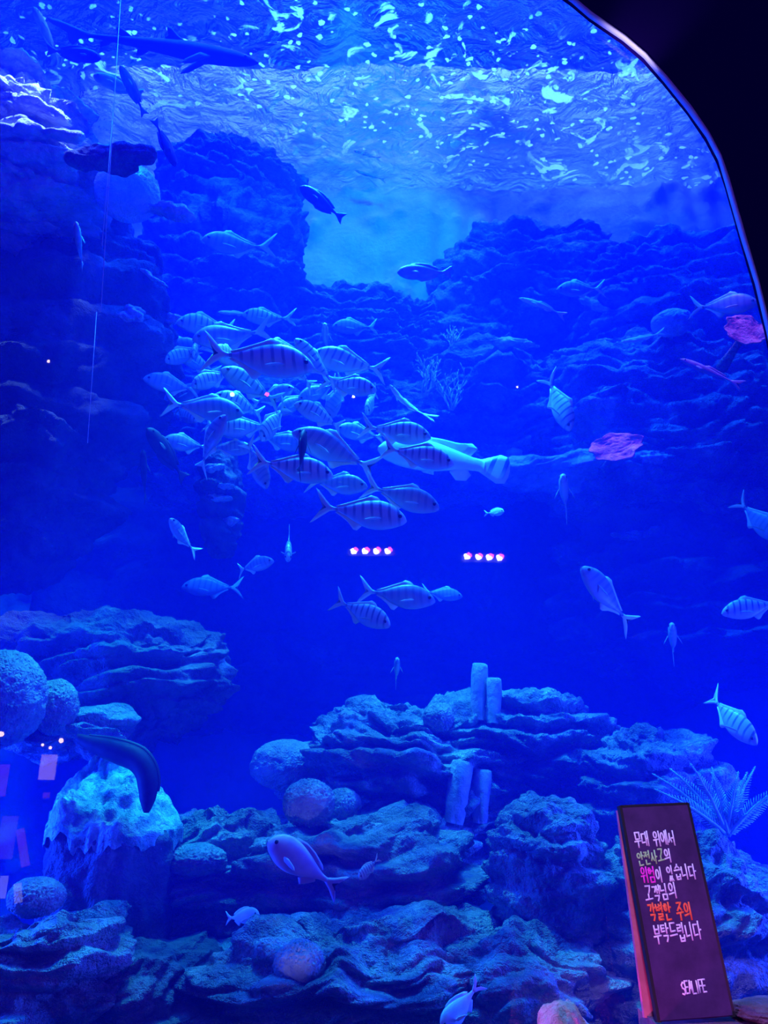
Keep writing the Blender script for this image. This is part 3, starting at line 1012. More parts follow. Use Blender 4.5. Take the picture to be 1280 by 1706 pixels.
def stripes_mat(name, base, dark, belly, count=22.0, lo=.30, hi=.55, x0=-0.30, x1=.36, rough=.42):
    """silvery fish skin with upright dark bars on its back and flanks"""
    m, t, out = nt(name)
    L = t.links.new
    tc = N(t, 'ShaderNodeTexCoord')
    sp = N(t, 'ShaderNodeSeparateXYZ')
    L(tc.outputs['Object'], sp.inputs[0])
    nz = N(t, 'ShaderNodeTexNoise', Scale=5.0, Detail=2.0)
    L(tc.outputs['Object'], nz.inputs['Vector'])
    a = N(t, 'ShaderNodeMath', operation='MULTIPLY_ADD')
    L(nz.outputs[0], a.inputs[0]); a.inputs[1].default_value = .035
    tilt = N(t, 'ShaderNodeMath', operation='MULTIPLY_ADD')
    L(sp.outputs[2], tilt.inputs[0]); tilt.inputs[1].default_value = .22
    L(sp.outputs[0], tilt.inputs[2])
    L(tilt.outputs[0], a.inputs[2])
    s = N(t, 'ShaderNodeMath', operation='MULTIPLY'); s.inputs[1].default_value = 2 * math.pi * count / 2.2
    L(a.outputs[0], s.inputs[0])
    si = N(t, 'ShaderNodeMath', operation='SINE'); L(s.outputs[0], si.inputs[0])
    bars = ramp(t, si.outputs[0], [(lo, 0), (hi, 1)])
    # bars fade towards the belly
    fade = ramp(t, sp.outputs[2], [(0.0, 0), (.09, 1)])
    zz = N(t, 'ShaderNodeMath', operation='ADD'); zz.inputs[1].default_value = .09
    L(sp.outputs[2], zz.inputs[0])
    L(zz.outputs[0], t.nodes[-2].inputs[0]) if False else None
    mulb = N(t, 'ShaderNodeMath', operation='MULTIPLY')
    L(bars, mulb.inputs[0])
    fr = t.nodes.new('ShaderNodeMapRange')
    fr.inputs[1].default_value = -.10; fr.inputs[2].default_value = .02
    L(sp.outputs[2], fr.inputs[0])
    L(fr.outputs[0], mulb.inputs[1])
    mr = t.nodes.new('ShaderNodeMapRange')
    mr.inputs[1].default_value = -.12; mr.inputs[2].default_value = .05
    L(sp.outputs[2], mr.inputs[0])
    c1 = N(t, 'ShaderNodeMix', data_type='RGBA')
    L(mr.outputs[0], c1.inputs[0])
    c1.inputs[6].default_value = (*belly, 1); c1.inputs[7].default_value = (*base, 1)
    c2 = N(t, 'ShaderNodeMix', data_type='RGBA')
    L(mulb.outputs[0], c2.inputs[0])
    L(c1.outputs[2], c2.inputs[6]); c2.inputs[7].default_value = (*dark, 1)
    b = N(t, 'ShaderNodeBsdfPrincipled', Roughness=rough)
    b.inputs['Specular IOR Level'].default_value = .5
    L(c2.outputs[2], b.inputs['Base Color'])
    L(b.outputs[0], out.inputs[0])
    return m


TREV = stripes_mat('striped_silver_skin', (.46, .58, .46), (.11, .17, .20), (.40, .46, .42), lo=.35, hi=.8)
TREV_PLAIN = stripes_mat('plain_silver_skin', (.27, .33, .32), (.18, .23, .25), (.34, .38, .36))
TREV_FIN = plain('yellow_green_fin', (.66, .86, .48), .55)
PEC = plain('yellowish_pectoral_fin', (.40, .52, .34), .6)
TREV_EYE = plain('fish_eye', (.01, .01, .012), .15)
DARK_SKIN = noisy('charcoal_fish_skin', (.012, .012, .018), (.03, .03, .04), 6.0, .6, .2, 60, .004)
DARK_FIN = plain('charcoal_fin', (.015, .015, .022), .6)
VIOLET_SKIN = noisy('violet_grey_fish_skin', (.22, .18, .26), (.34, .28, .38), 5.0, .5, .2, 70, .004)
VIOLET_FIN = plain('violet_grey_fin', (.26, .21, .30), .55)
PURPLE_SKIN = noisy('rosy_fish_skin', (.62, .34, .52), (.78, .46, .62), 5.0, .5, .2, 80, .003)
PURPLE_FIN = plain('rosy_fin', (.50, .27, .43), .6)
PALE_SKIN = noisy('pale_fish_skin', (.60, .66, .68), (.78, .82, .82), 4.0, .5, .3, 60, .004)
PALE_FIN = plain('pale_fin', (.7, .78, .80), .55)
RAYED = stripes_mat('rayed_tail_fin', (.66, .90, .92), (.08, .20, .32), (.66, .90, .92))
GROUPER_SKIN = noisy('pale_turquoise_skin', (.62, .86, .86), (.80, .96, .95), 3.0, .55, .3, 40, .006)
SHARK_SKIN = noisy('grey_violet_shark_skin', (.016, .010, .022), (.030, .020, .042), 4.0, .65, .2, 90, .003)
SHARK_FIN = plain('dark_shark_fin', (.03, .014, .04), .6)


def kind_trevally():
    top = [(0, .004), (.03, .045), (.10, .098), (.22, .155), (.36, .180), (.50, .170), (.68, .115), (.84, .050), (.94, .022), (1, .020)]
    bot = [(0, .004), (.03, .035), (.10, .072), (.22, .118), (.38, .150), (.52, .148), (.68, .105), (.84, .046), (.94, .020), (1, .018)]
    wid = [(0, .006), (.05, .035), (.15, .058), (.35, .068), (.55, .058), (.75, .032), (.9, .014), (1, .011)]
    tail = [(-.315, .020), (-.36, .032), (-.43, .095), (-.52, .180), (-.555, .200), (-.50, .115), (-.44, .045), (-.415, 0), (-.44, -.045), (-.50, -.115), (-.555, -.200), (-.52, -.180), (-.43, -.095), (-.36, -.032), (-.315, -.020)]
    dor = [(.20, .165), (.13, .215), (.06, .225), (.02, .195), (-.10, .135), (-.22, .075), (-.30, .040), (-.28, .020), (-.10, .09), (.05, .15)]
    ana = [(.02, -.135), (-.03, -.195), (-.07, -.190), (-.14, -.120), (-.24, -.060), (-.30, -.036), (-.27, -.015), (-.1, -.09)]
    pec = [(.22, -.022), (.16, -.022), (.07, -.050), (.00, -.088), (.09, -.070), (.18, -.045)]
    return dict(body=fish_body(top, bot, wid), tail_fin=fin(tail), dorsal_fin=fin(dor), anal_fin=fin(ana), pec=pec, pec_y=.062, eye=(.412, .045, .036), eye_r=.024)


def kind_surgeon():
    top = [(0, .010), (.04, .060), (.14, .115), (.32, .145), (.55, .130), (.78, .075), (.92, .030), (1, .024)]
    bot = [(0, .010), (.04, .050), (.14, .100), (.32, .135), (.55, .125), (.78, .070), (.92, .028), (1, .024)]
    wid = [(0, .010), (.06, .036), (.2, .055), (.45, .055), (.7, .035), (.9, .016), (1, .012)]
    tail = [(-.32, .022), (-.38, .050), (-.46, .105), (-.52, .135), (-.49, .05), (-.475, 0), (-.49, -.05), (-.52, -.135), (-.46, -.105), (-.38, -.050), (-.32, -.022)]
    dor = [(.30, .125), (.24, .165), (.10, .185), (-.08, .160), (-.22, .105), (-.27, .075), (-.24, .045), (-.05, .11), (.15, .13)]
    ana = [(.14, -.130), (.05, -.175), (-.08, -.155), (-.22, -.100), (-.27, -.070), (-.24, -.040), (-.05, -.10)]
    pec = [(.24, .000), (.18, .010), (.09, -.020), (.08, -.070), (.17, -.055)]
    return dict(body=fish_body(top, bot, wid), tail_fin=fin(tail), dorsal_fin=fin(dor), anal_fin=fin(ana), pec=pec, pec_y=.052, eye=(.41, .039, .040), eye_r=.020)


def kind_snapper():
    top = [(0, .012), (.04, .090), (.12, .158), (.25, .200), (.42, .195), (.62, .142), (.80, .072), (.93, .034), (1, .030)]
    bot = [(0, .010), (.04, .055), (.12, .105), (.25, .155), (.42, .170), (.62, .132), (.80, .066), (.93, .032), (1, .028)]
    wid = [(0, .012), (.06, .044), (.2, .068), (.4, .070), (.65, .044), (.88, .018), (1, .013)]
    tail = [(-.315, .027), (-.40, .070), (-.50, .145), (-.545, .165), (-.49, .075), (-.445, 0), (-.49, -.075), (-.545, -.165), (-.50, -.145), (-.40, -.070), (-.315, -.027)]
    dor = [(.26, .185), (.20, .225), (.08, .230), (-.06, .190), (-.20, .120), (-.24, .075), (-.20, .045), (0, .14), (.15, .18)]
    ana = [(-.02, -.145), (-.07, -.200), (-.15, -.145), (-.22, -.080), (-.2, -.04), (-.08, -.10)]
    pec = [(.25, -.030), (.17, -.025), (.06, -.065), (.02, -.105), (.12, -.095), (.21, -.075)]
    return dict(body=fish_body(top, bot, wid), tail_fin=fin(tail), dorsal_fin=fin(dor), anal_fin=fin(ana), pec=pec, pec_y=.064, eye=(.405, .052, .055), eye_r=.026)


def kind_grouper():
    top = [(0, .012), (.05, .060), (.15, .098), (.32, .125), (.52, .122), (.72, .090), (.88, .060), (1, .052)]
    bot = [(0, .016), (.05, .062), (.15, .095), (.32, .115), (.52, .108), (.72, .072), (.88, .048), (1, .044)]
    wid = [(0, .018), (.08, .055), (.22, .082), (.45, .080), (.7, .050), (.9, .026), (1, .018)]
    tail = [(-.30, .048), (-.36, .075), (-.45, .115), (-.515, .105), (-.535, .05), (-.54, 0), (-.535, -.05), (-.515, -.105), (-.45, -.115), (-.36, -.072), (-.30, -.044)]
    dor = [(.22, .110), (.14, .160), (.02, .160), (-.12, .150), (-.22, .165), (-.27, .130), (-.22, .060), (-.05, .09), (.1, .11)]
    ana = [(-.08, -.085), (-.14, -.145), (-.22, -.135), (-.25, -.085), (-.21, -.04), (-.12, -.06)]
    pec = [(.20, -.030), (.12, -.010), (.03, -.045), (.02, -.100), (.11, -.105), (.18, -.075)]
    return dict(body=fish_body(top, bot, wid), tail_fin=fin(tail), dorsal_fin=fin(dor), anal_fin=fin(ana), pec=pec, pec_y=.080, eye=(.40, .053, .055), eye_r=.018)


def kind_slim():
    top = [(0, .006), (.06, .030), (.2, .052), (.42, .058), (.65, .042), (.88, .018), (1, .014)]
    bot = [(0, .006), (.06, .026), (.2, .048), (.42, .056), (.65, .040), (.88, .017), (1, .014)]
    wid = [(0, .006), (.08, .024), (.25, .038), (.5, .036), (.75, .022), (.92, .010), (1, .008)]
    tail = [(-.32, .014), (-.40, .045), (-.49, .090), (-.54, .100), (-.48, .040), (-.44, 0), (-.48, -.040), (-.54, -.100), (-.49, -.090), (-.40, -.045), (-.32, -.014)]
    dor = [(.12, .055), (.06, .085), (-.08, .070), (-.22, .045), (-.24, .025), (-.05, .04)]
    ana = [(-.04, -.050), (-.09, -.075), (-.2, -.045), (-.22, -.02), (-.1, -.035)]
    pec = [(.24, -.010), (.18, .000), (.10, -.030), (.14, -.042), (.2, -.030)]
    return dict(body=fish_body(top, bot, wid), tail_fin=fin(tail), dorsal_fin=fin(dor), anal_fin=fin(ana), pec=pec, pec_y=.034, eye=(.42, .026, .014), eye_r=.012)


def kind_shark():
    top = [(0, .004), (.03, .018), (.10, .033), (.24, .044), (.40, .046), (.58, .036), (.76, .023), (.92, .013), (1, .010)]
    bot = [(0, .004), (.03, .014), (.10, .028), (.24, .040), (.40, .042), (.58, .032), (.76, .020), (.92, .011), (1, .008)]
    wid = [(0, .010), (.03, .030), (.10, .046), (.24, .050), (.40, .046), (.58, .034), (.76, .020), (.92, .010), (1, .008)]
    tail = [(-.315, .010), (-.38, .030), (-.46, .052), (-.515, .058), (-.50, .036), (-.47, .022), (-.42, .000), (-.415, -.035), (-.395, -.050), (-.365, -.020), (-.315, -.010)]
    d1 = [(.14, .040), (.10, .062), (.065, .095), (.045, .100), (.050, .060), (.035, .040), (.09, .03)]
    d2 = [(-.12, .025), (-.15, .045), (-.185, .062), (-.195, .058), (-.190, .028), (-.16, .015)]
    ana = [(-.21, -.014), (-.235, -.032), (-.270, -.045), (-.268, -.018), (-.24, -.006)]
    pec = [(.26, -.015), (.20, -.012), (.12, -.060), (.10, -.085), (.15, -.075), (.22, -.040)]
    pel = [(-.04, -.030), (-.07, -.052), (-.10, -.058), (-.095, -.030), (-.07, -.02)]
    return dict(body=fish_body(top, bot, wid, -.33, 40, 20, 1.0), tail_fin=fin(tail, .007), dorsal_fin=fin(d1, .008), rear_dorsal=fin(d2, .007), anal_fin=fin(ana, .007), pec=pec, pec_y=.044, pelvic=fin(pel, .007), eye=(.43, .041, .012), eye_r=.008)


PROTO = {}
KINDS = {'trevally': kind_trevally, 'surgeon': kind_surgeon, 'snapper': kind_snapper, 'grouper': kind_grouper, 'slim': kind_slim, 'shark': kind_shark}
SKINS = {'striped': (TREV, TREV_FIN), 'plain': (TREV_PLAIN, TREV_FIN), 'dark': (DARK_SKIN, DARK_FIN), 'violet': (VIOLET_SKIN, VIOLET_FIN),
         'purple': (PURPLE_SKIN, PURPLE_FIN), 'pale': (PALE_SKIN, PALE_FIN), 'grouper': (GROUPER_SKIN, GROUPER_SKIN), 'shark': (SHARK_SKIN, SHARK_FIN)}


def fish_meshes(kind, skin, bend):
    key = (kind, skin, bend)
    if key in PROTO:
        return PROTO[key]
    g = KINDS[kind]()
    sk, fn = SKINS[skin]
    out = []

    def add(nm, vf, mat):
        v, f = bend_vf(vf, bend)
        me = bpy.data.meshes.new(nm)
        me.from_pydata(v, [], f)
        me.polygons.foreach_set('use_smooth', [True] * len(me.polygons))
        me.materials.append(mat)
        out.append((nm, me))

    add('body', g['body'], sk)
    for nm in ('tail_fin', 'dorsal_fin', 'anal_fin'):
        add(nm, g[nm], RAYED if (kind == 'grouper' and nm == 'tail_fin') else fn)
    if 'rear_dorsal' in g:
        add('dorsal_fin', g['rear_dorsal'], fn)
        add('pelvic_fin', g['pelvic'], fn)
    py = g['pec_y']
    for sgn in (-1, 1):
        pv = fin(g['pec'], .008, sgn * py)
        x0, z0 = g['pec'][0]
        pv = turned(pv, (x0, sgn * py, z0), 'Z', -sgn * 24)
        add('pectoral_fin', pv, PEC if skin in ('striped', 'plain') else fn)
    ex, ey, ez = g['eye']
    for sgn in (-1, 1):
        add('eye', ball((ex, sgn * ey, ez), g['eye_r']), TREV_EYE)
    PROTO[key] = out
    return out


def fish(name, label, px, py, y, length_px, heading, side=1.0, away=False, kind='trevally', skin='striped', bend=0.0, group=None, roll=0.0, worldup=.55):
    """fish centred at pixel (px, py), y metres off; heading = direction of its head in the photo (0 right, 90 up);
    side = 1 seen from the side, near 0 head-on (or tail-on when away)"""
    c = P(px, py, y)
    k = MPP(px, py, y)
    view = (c - CAM).normalized()
    h = math.radians(heading)
    R2 = RT - view * RT.dot(view); R2.normalize()
    U2 = R2.cross(view).normalized()
    flat_dir = R2 * math.cos(h) + U2 * math.sin(h)
    s = math.sqrt(max(0, 1 - side * side)) * (1 if away else -1)
    Fd = (flat_dir * side + view * s).normalized()
    L = length_px * k / max(side, .62) * (1.18 if kind == 'trevally' else 1.0)
    up = (Vector((0, 0, 1)) * worldup + U2 * (1 - worldup))
    Uv = (up - Fd * up.dot(Fd)).normalized()
    Yv = Uv.cross(Fd)
    M = Matrix((Fd, Yv, Uv)).transposed().to_4x4()
    M = M @ Matrix.Rotation(math.radians(roll), 4, 'X')
    root = empty(name)
    root.matrix_world = Matrix.Translation(c) @ M @ Matrix.Scale(L, 4)
    for nm, me in fish_meshes(kind, skin, bend):
        o = bpy.data.objects.new(nm, me)
        o.parent = root
        COL.objects.link(o)
    tag(root, label, 'shark' if kind == 'shark' else 'fish', group)
    return root


GS = 'striped fish of the big school'
GO = 'silvery fish swimming apart from the school'
GD = 'dark fish near the top of the tank'

# the school: label, px, py, y, length, heading, side, away, skin, bend
SCHOOL = [
    ('large violet striped fish broadside in the upper middle of the school', 436, 600, 4.9, 150, -9, 1, 0, 'striped', 0),
    ('dim fish with a pale belly fin at the upper left corner of the school', 238, 557, 6.9, 58, 182, .9, 0, 'striped', .4),
    ('striped fish with a long thin tail along the top edge of the school', 345, 542, 6.4, 84, 176, .95, 0, 'striped', -.3),
    ('dark sided fish with a glowing back just above the large violet fish', 380, 562, 6.0, 98, 184, .95, 0, 'plain', .5),
    ('fish with bright yellow fins curling left in the upper left of the school', 306, 592, 6.6, 54, 200, .8, 0, 'striped', .6),
    ('small fish seen head-on in the upper left of the school', 327, 581, 6.7, 40, 250, .4, 0, 'striped', 0),
    ('dim fish pointing right with a crescent tail at the left flank of the school', 290, 580, 7.0, 72, 8, .95, 0, 'plain', 0),
    ('pale lone fish on the far left of the school below the bright crust', 262, 603, 7.2, 62, 172, .9, 0, 'plain', -.3),
    ('fish peering out with both eyes beneath the large violet fish', 381, 597, 5.4, 52, 150, .55, 0, 'striped', .4),
    ('round headed fish facing left at the left flank of the school', 285, 641, 6.5, 76, 168, .95, 0, 'plain', 0),
    ('boldly barred fish turned down-left in the left half of the school', 352, 632, 6.1, 58, 202, .8, 0, 'striped', .4),
    ('dark violet barred fish angled down to the right in mid school', 417, 643, 5.3, 92, 150, .95, 0, 'striped', 0),
    ('big dusky fish facing right at the left flank of the school', 342, 681, 5.6, 108, -9, 1, 0, 'plain', 0),
    ('turquoise barred fish right behind the big dusky one', 401, 673, 5.9, 76, 162, .95, 0, 'striped', -.4),
    ('small bright fish turning down at the lower left of the school', 306, 689, 6.8, 44, -30, .7, 0, 'striped', .5),
    ('faint fish seen nearly head-on left of the school', 228, 667, 7.4, 36, 265, .4, 0, 'plain', 0),
    ('turquoise fish with even bars facing left below the dusky one', 408, 712, 5.8, 78, 186, .95, 0, 'striped', 0),
    ('violet fish climbing steeply with its yellow tail hanging down', 350, 736, 5.2, 88, 58, .95, 0, 'plain', .3),
    ('fish with a bright green nose at the lower left edge of the school', 310, 740, 6.2, 66, 172, .9, 0, 'plain', 0),
    ('barred fish with its tail straight up in the heart of the school', 456, 704, 5.6, 62, 235, .75, 0, 'striped', 0),
    ('dim fish pointing right above the lower left edge of the school', 385, 747, 5.8, 62, -4, .95, 0, 'plain', 0),
    ('plain blue fish diving down-right under the school', 428, 775, 5.3, 72, -68, .9, 0, 'plain', 0),
    ('bright turquoise fish with its head right at the bottom of the school', 490, 781, 4.9, 114, -12, 1, 0, 'striped', 0),
    ('thin fish seen edge on standing upright over the bright turquoise one', 503, 752, 4.75, 62, 82, .8, 1, 'dark', 0),
    ('large plain fish with head up left and a forked yellow tail', 556, 751, 5.1, 128, 156, 1, 0, 'plain', 0),
    ('round fish facing right with its tail just below the bright turquoise fish', 563, 807, 5.3, 84, -6, .95, 0, 'plain', 0),
    ('plain fish facing down-right at the lower right edge of the school', 672, 829, 5.1, 108, -18, 1, 0, 'plain', 0),
    ('lowest fish of the school, facing right above the left row of lamps', 604, 856, 4.9, 128, -10, 1, 0, 'striped', 0),
    ('clearly barred fish facing right in front of the pale grouper, upper one', 661, 720, 5.2, 98, -10, .98, 0, 'striped', 0),
    ('violet barred fish overlapping the pale grouper, lower one', 698, 760, 5.0, 102, -14, 1, 0, 'striped', 0),
    ('barred fish facing up left in the right centre of the school', 533, 692, 5.4, 78, 156, .95, 0, 'striped', -.3),
    ('boldly barred fish climbing up left at the upper right of the school', 522, 604, 5.4, 82, 128, .95, 0, 'striped', .3),
    ('broad barred fish with a yellow tail at the upper right edge of the school', 579, 604, 5.6, 106, 168, 1, 0, 'striped', 0),
    ('barred fish facing right under the broad one at the right of the school', 581, 643, 5.5, 80, -10, .95, 0, 'striped', 0),
    ('half hidden barred fish right behind the head of the large violet fish', 494, 615, 5.5, 66, 132, .9, 0, 'striped', 0),
    ('small fish seen edge on standing upright above the school', 543, 565, 6.0, 42, 94, .6, 0, 'striped', 0),
    ('small fish facing down with spread fins at the right edge of the school', 619, 671, 6.2, 42, 245, .5, 0, 'striped', 0),
    ('dim blue fish pointing down in the right centre of the school', 560, 664, 5.9, 64, 250, .9, 0, 'plain', 0),
    ('fish with a pale forked tail in the middle right of the school', 530, 653, 6.2, 62, 205, .9, 0, 'plain', 0),
    ('faint barred fish trailing a curved tail above the top edge of the school', 443, 530, 6.9, 66, 172, .95, 0, 'striped', .5),
    ('faint deep blue fish high behind the right of the school', 590, 545, 7.4, 62, 180, .95, 0, 'plain', 0),
    ('blurred fish deep inside the school above the red speck', 455, 660, 6.4, 64, 20, .9, 0, 'plain', 0),
    ('blurred blue fish deep inside the school right of the bright speck', 490, 672, 6.3, 60, 215, .9, 0, 'plain', 0),
    ('dim fish deep in the school under the barred upright one', 470, 735, 6.2, 74, -15, .95, 0, 'plain', 0),
    ('dim fish behind the tail of the big dusky one', 300, 661, 6.9, 66, 25, .9, 0, 'plain', 0),
    ('dim fish at the bottom left of the school behind the climbing violet one', 372, 715, 6.3, 60, -20, .9, 0, 'plain', .3),
    ('dim fish behind the large plain one with the forked tail', 600, 722, 6.5, 70, 170, .95, 0, 'plain', 0),
    ('shaded fish in the upper school left of the large violet fish', 330, 606, 6.9, 62, 155, .9, 0, 'striped', 0),
    ('shaded fish at the right shoulder of the large violet fish', 470, 580, 6.6, 62, 175, .9, 0, 'plain', 0),
]
for lab, px, py, y, Lp, hd, sd, aw, sk, bd in SCHOOL:
    fish('dark_fish' if sk == 'dark' else 'striped_trevally', lab, px, py, y, Lp, hd, sd, bool(aw), 'trevally', sk, bd, GS)

LONERS = [
    ('slim_fish', 'slim pale fish swimming left above the top edge of the school', 392, 522, 7.0, 56, 176, .95, 0, 'slim', 'pale', 0),
    ('slim_fish', 'slender whitish fish curving steeply down right of the school', 674, 673, 5.8, 80, 128, .95, 0, 'slim', 'pale', .9),
    ('striped_trevally', 'fish with a glowing back outline alone in front of the ledged cliff', 390, 410, 6.6, 88, 168, .95, 0, 'trevally', 'plain', .6),
    ('striped_trevally', 'barred fish diving steeply on its own at the middle right', 931, 672, 6.0, 84, -66, .9, 0, 'trevally', 'striped', 0),
    ('striped_trevally', 'small fish seen end on with a bright yellow tail hanging below the slanting ledge', 941, 824, 6.2, 58, 96, .55, 0, 'trevally', 'striped', 0),
    ('striped_trevally', 'dim fish with head up in the dark open water at the lower left', 301, 893, 6.0, 58, 122, .9, 0, 'trevally', 'plain', .3),
    ('striped_trevally', 'small greenish fish seen head-on with its head down in the dark middle', 481, 912, 6.2, 46, 268, .5, 0, 'trevally', 'striped', 0),
    ('striped_trevally', 'faint fish with a bright tail stroke left of the head-on one', 424, 942, 6.4, 56, 12, .9, 0, 'trevally', 'plain', .4),
    ('striped_trevally', 'very faint greenish fish far off in the dark water at the left', 352, 979, 8.6, 82, 180, 1, 0, 'trevally', 'plain', 0),
    ('striped_trevally', 'barred fish facing down-right below the left row of lamps', 604, 1021, 5.3, 86, -26, .9, 0, 'trevally', 'striped', 0),
    ('striped_trevally', 'larger dim fish facing right between the two rows of lamps, below them', 664, 993, 5.6, 106, -9, 1, 0, 'trevally', 'plain', 0),
    ('striped_trevally', 'very faint fish right of the larger dim one below the lamps', 738, 990, 7.6, 56, -8, 1, 0, 'trevally', 'plain', 0),
    ('striped_trevally', 'tiny faint fish seen head-on alone in the deep blue middle', 661, 1117, 7.0, 38, 85, .5, 0, 'trevally', 'plain', 0),
    ('striped_trevally', 'pale fish seen from behind with a white forked tail at the lower right', 1010, 993, 5.6, 104, 129, .92, 0, 'trevally', 'plain', 0),
    ('striped_trevally', 'faint barred fish facing left at the right edge of the picture', 1254, 1013, 5.6, 82, 192, .95, 0, 'trevally', 'striped', 0),
    ('striped_trevally', 'small yellowish fish rising head-on with its fins spread at the lower right', 1121, 1067, 6.4, 52, 88, .5, 0, 'trevally', 'striped', 0),
    ('striped_trevally', 'greenish barred fish diving above the feathery soft coral', 1216, 1198, 5.4, 92, -48, .92, 0, 'trevally', 'striped', .4),
    ('striped_trevally', 'fish leaving the picture at the right edge with a white tail tip', 1264, 868, 5.6, 80, -48, .9, 0, 'trevally', 'plain', 0),
    ('striped_trevally', 'broad fish with a pale forked tail left of the upper pink plate coral', 1208, 509, 6.2, 86, 4, .98, 0, 'trevally', 'plain', 0),
    ('striped_trevally', 'thin outlined fish near the outcrop at the upper right', 966, 482, 7.0, 64, 182, .95, 0, 'trevally', 'plain', 0),
    ('slim_fish', 'pale turquoise slim fish swimming left at the middle right', 904, 509, 6.6, 82, 163, 1, 0, 'slim', 'pale', -.4),
    ('slim_fish', 'pale slim fish swimming left below the outcrop on the right', 1070, 564, 7.0, 68, 190, 1, 0, 'slim', 'pale', .5),
    ('slim_fish', 'long pinkish slim fish sloping down-right below the upper pink plate coral', 1184, 620, 6.2, 108, 156, 1, 0, 'slim', 'violet', 0),
    ('slim_fish', 'small barred fish far back in the bright gap', 617, 292, 9.4, 52, 164, 1, 0, 'slim', 'violet', 0),
    ('slim_fish', 'faint fish far back in the bright gap, upper of two', 611, 258, 9.8, 46, 164, 1, 0, 'slim', 'dark', 0),
    ('small_fish', 'tiny pale fish above the right row of lamps', 824, 854, 6.4, 32, 5, .9, 0, 'snapper', 'pale', 0),
    ('small_fish', 'bright blue fish with a forked tail above the reef at the lower left', 402, 1528, 4.8, 60, 5, .9, 0, 'snapper', 'pale', .4),
    ('small_fish', 'small zebra barred fish hovering right of the purple fish', 615, 1447, 5.0, 46, 225, .9, 0, 'snapper', 'striped', 0),
    ('pale_fish', 'pale fish with its head down at the bottom edge of the picture', 769, 1677, 4.3, 94, 226, .98, 0, 'snapper', 'pale', 0),
    ('purple_fish', 'large smooth purple fish low in the middle of the reef', 505, 1441, 4.35, 140, 150, 1, 0, 'snapper', 'purple', 0),
]
for nm, lab, px, py, y, Lp, hd, sd, aw, kd, sk, bd in LONERS:
    fish(nm, lab, px, py, y, Lp, hd, sd, bool(aw), kd, sk, bd, GO)

fish('grouper', 'big pale turquoise grouper with a striped fan tail behind the school', 735, 765, 6.0, 214, 170, 1, False, 'grouper', 'grouper', 0)
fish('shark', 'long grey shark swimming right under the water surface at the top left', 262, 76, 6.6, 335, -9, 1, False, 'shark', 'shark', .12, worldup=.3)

DARKS = [
    ('dark_fish', 'dark fish facing right with its tail at the pale one, below the shark tail', 124, 90, 5.6, 84, -9, 1, 'dark'),
    ('grey_fish', 'violet grey fish with its head up at the left of the shark', 77, 56, 5.7, 78, 108, .95, 'violet'),
    ('dark_fish', 'dark fish with head up crossing in front of a grey one below the shark', 221, 151, 5.6, 78, 112, 1, 'dark'),
    ('grey_fish', 'violet grey fish half hidden behind the dark one below the shark', 197, 142, 6.1, 80, 160, 1, 'violet'),
    ('dark_fish', 'dark fish diving head down above the ledged cliff', 275, 239, 5.6, 76, -70, 1, 'dark'),
    ('dark_fish', 'dark fish silhouetted against the bright gap, head up left', 536, 338, 5.8, 86, 145, 1, 'dark'),
    ('dark_fish', 'dark violet fish facing left at the foot of the bright gap', 707, 454, 6.0, 90, 180, 1, 'violet'),
    ('grey_fish', 'dim upright fish by the dark rock face at the left', 132, 409, 5.3, 72, 92, .8, 'violet'),
    ('dark_fish', 'big dark fish barely visible left of the school, head up left', 277, 757, 5.8, 104, 125, .95, 'dark'),
    ('dark_fish', 'dark upright fish barely visible beyond the left end of the school', 240, 792, 6.0, 84, 92, .9, 'dark'),
]
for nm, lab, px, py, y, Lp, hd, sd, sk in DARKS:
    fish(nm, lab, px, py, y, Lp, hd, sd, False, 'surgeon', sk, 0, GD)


def eel():
    y0 = 4.98
    path = [(128, 1228), (150, 1238), (178, 1247), (205, 1256), (228, 1266), (242, 1284), (247, 1308), (246, 1332), (244, 1354)]
    rad = [6, 12, 17, 19, 19, 18, 17, 13, 4]
    pts = [P(x, y, y0 - .012 * i) for i, (x, y) in enumerate(path)]
    k = MPP(200, 1280, y0)
    dense, rd = [], []
    for i in range(len(pts) - 1):
        for q in range(4):
            t = q / 4
            a, b, c, d = pts[max(i - 1, 0)], pts[i], pts[i + 1], pts[min(i + 2, len(pts) - 1)]
            dense.append(.5 * ((2 * b) + (c - a) * t + (2 * a - 5 * b + 4 * c - d) * t * t + (3 * b - a - 3 * c + d) * t ** 3))
            rd.append((rad[i] * (1 - t) + rad[i + 1] * t) * k)
    dense.append(pts[-1]); rd.append(rad[-1] * k)
    root = empty('eel', pts[4])
    off = pts[4]
    v, f = tube_vf([p - off for p in dense], rd, 16, flat=.8)
    mesh_obj('body', v, f, DARK_SKIN, root)
    # low fin along its back
    fv, ff = [], []
    m = len(dense)
    for i in range(3, m - 6):
        T = (dense[i + 1] - dense[i - 1]).normalized()
        nrm = Vector((0, -1, 0)).cross(T).normalized()
        if nrm.z + nrm.x < 0:
            nrm = -nrm
        b = dense[i] - off
        fv += [b + nrm * rd[i] * .8 + Vector((0, -.006, 0)), b + nrm * rd[i] * 1.22 + Vector((0, -.002, 0)), b + nrm * rd[i] * 1.22 + Vector((0, .002, 0)), b + nrm * rd[i] * .8 + Vector((0, .006, 0))]
    n = len(fv) // 4
    for i in range(n - 1):
        for q in range(4):
            q2 = (q + 1) % 4
            ff.append((i * 4 + q, i * 4 + q2, i * 4 + 4 + q2, i * 4 + 4 + q))
    mesh_obj('dorsal_fin', fv, ff, DARK_FIN, root)
    tag(root, 'thick dark eel draped over the turquoise top of the pillar rock', 'eel')


eel()


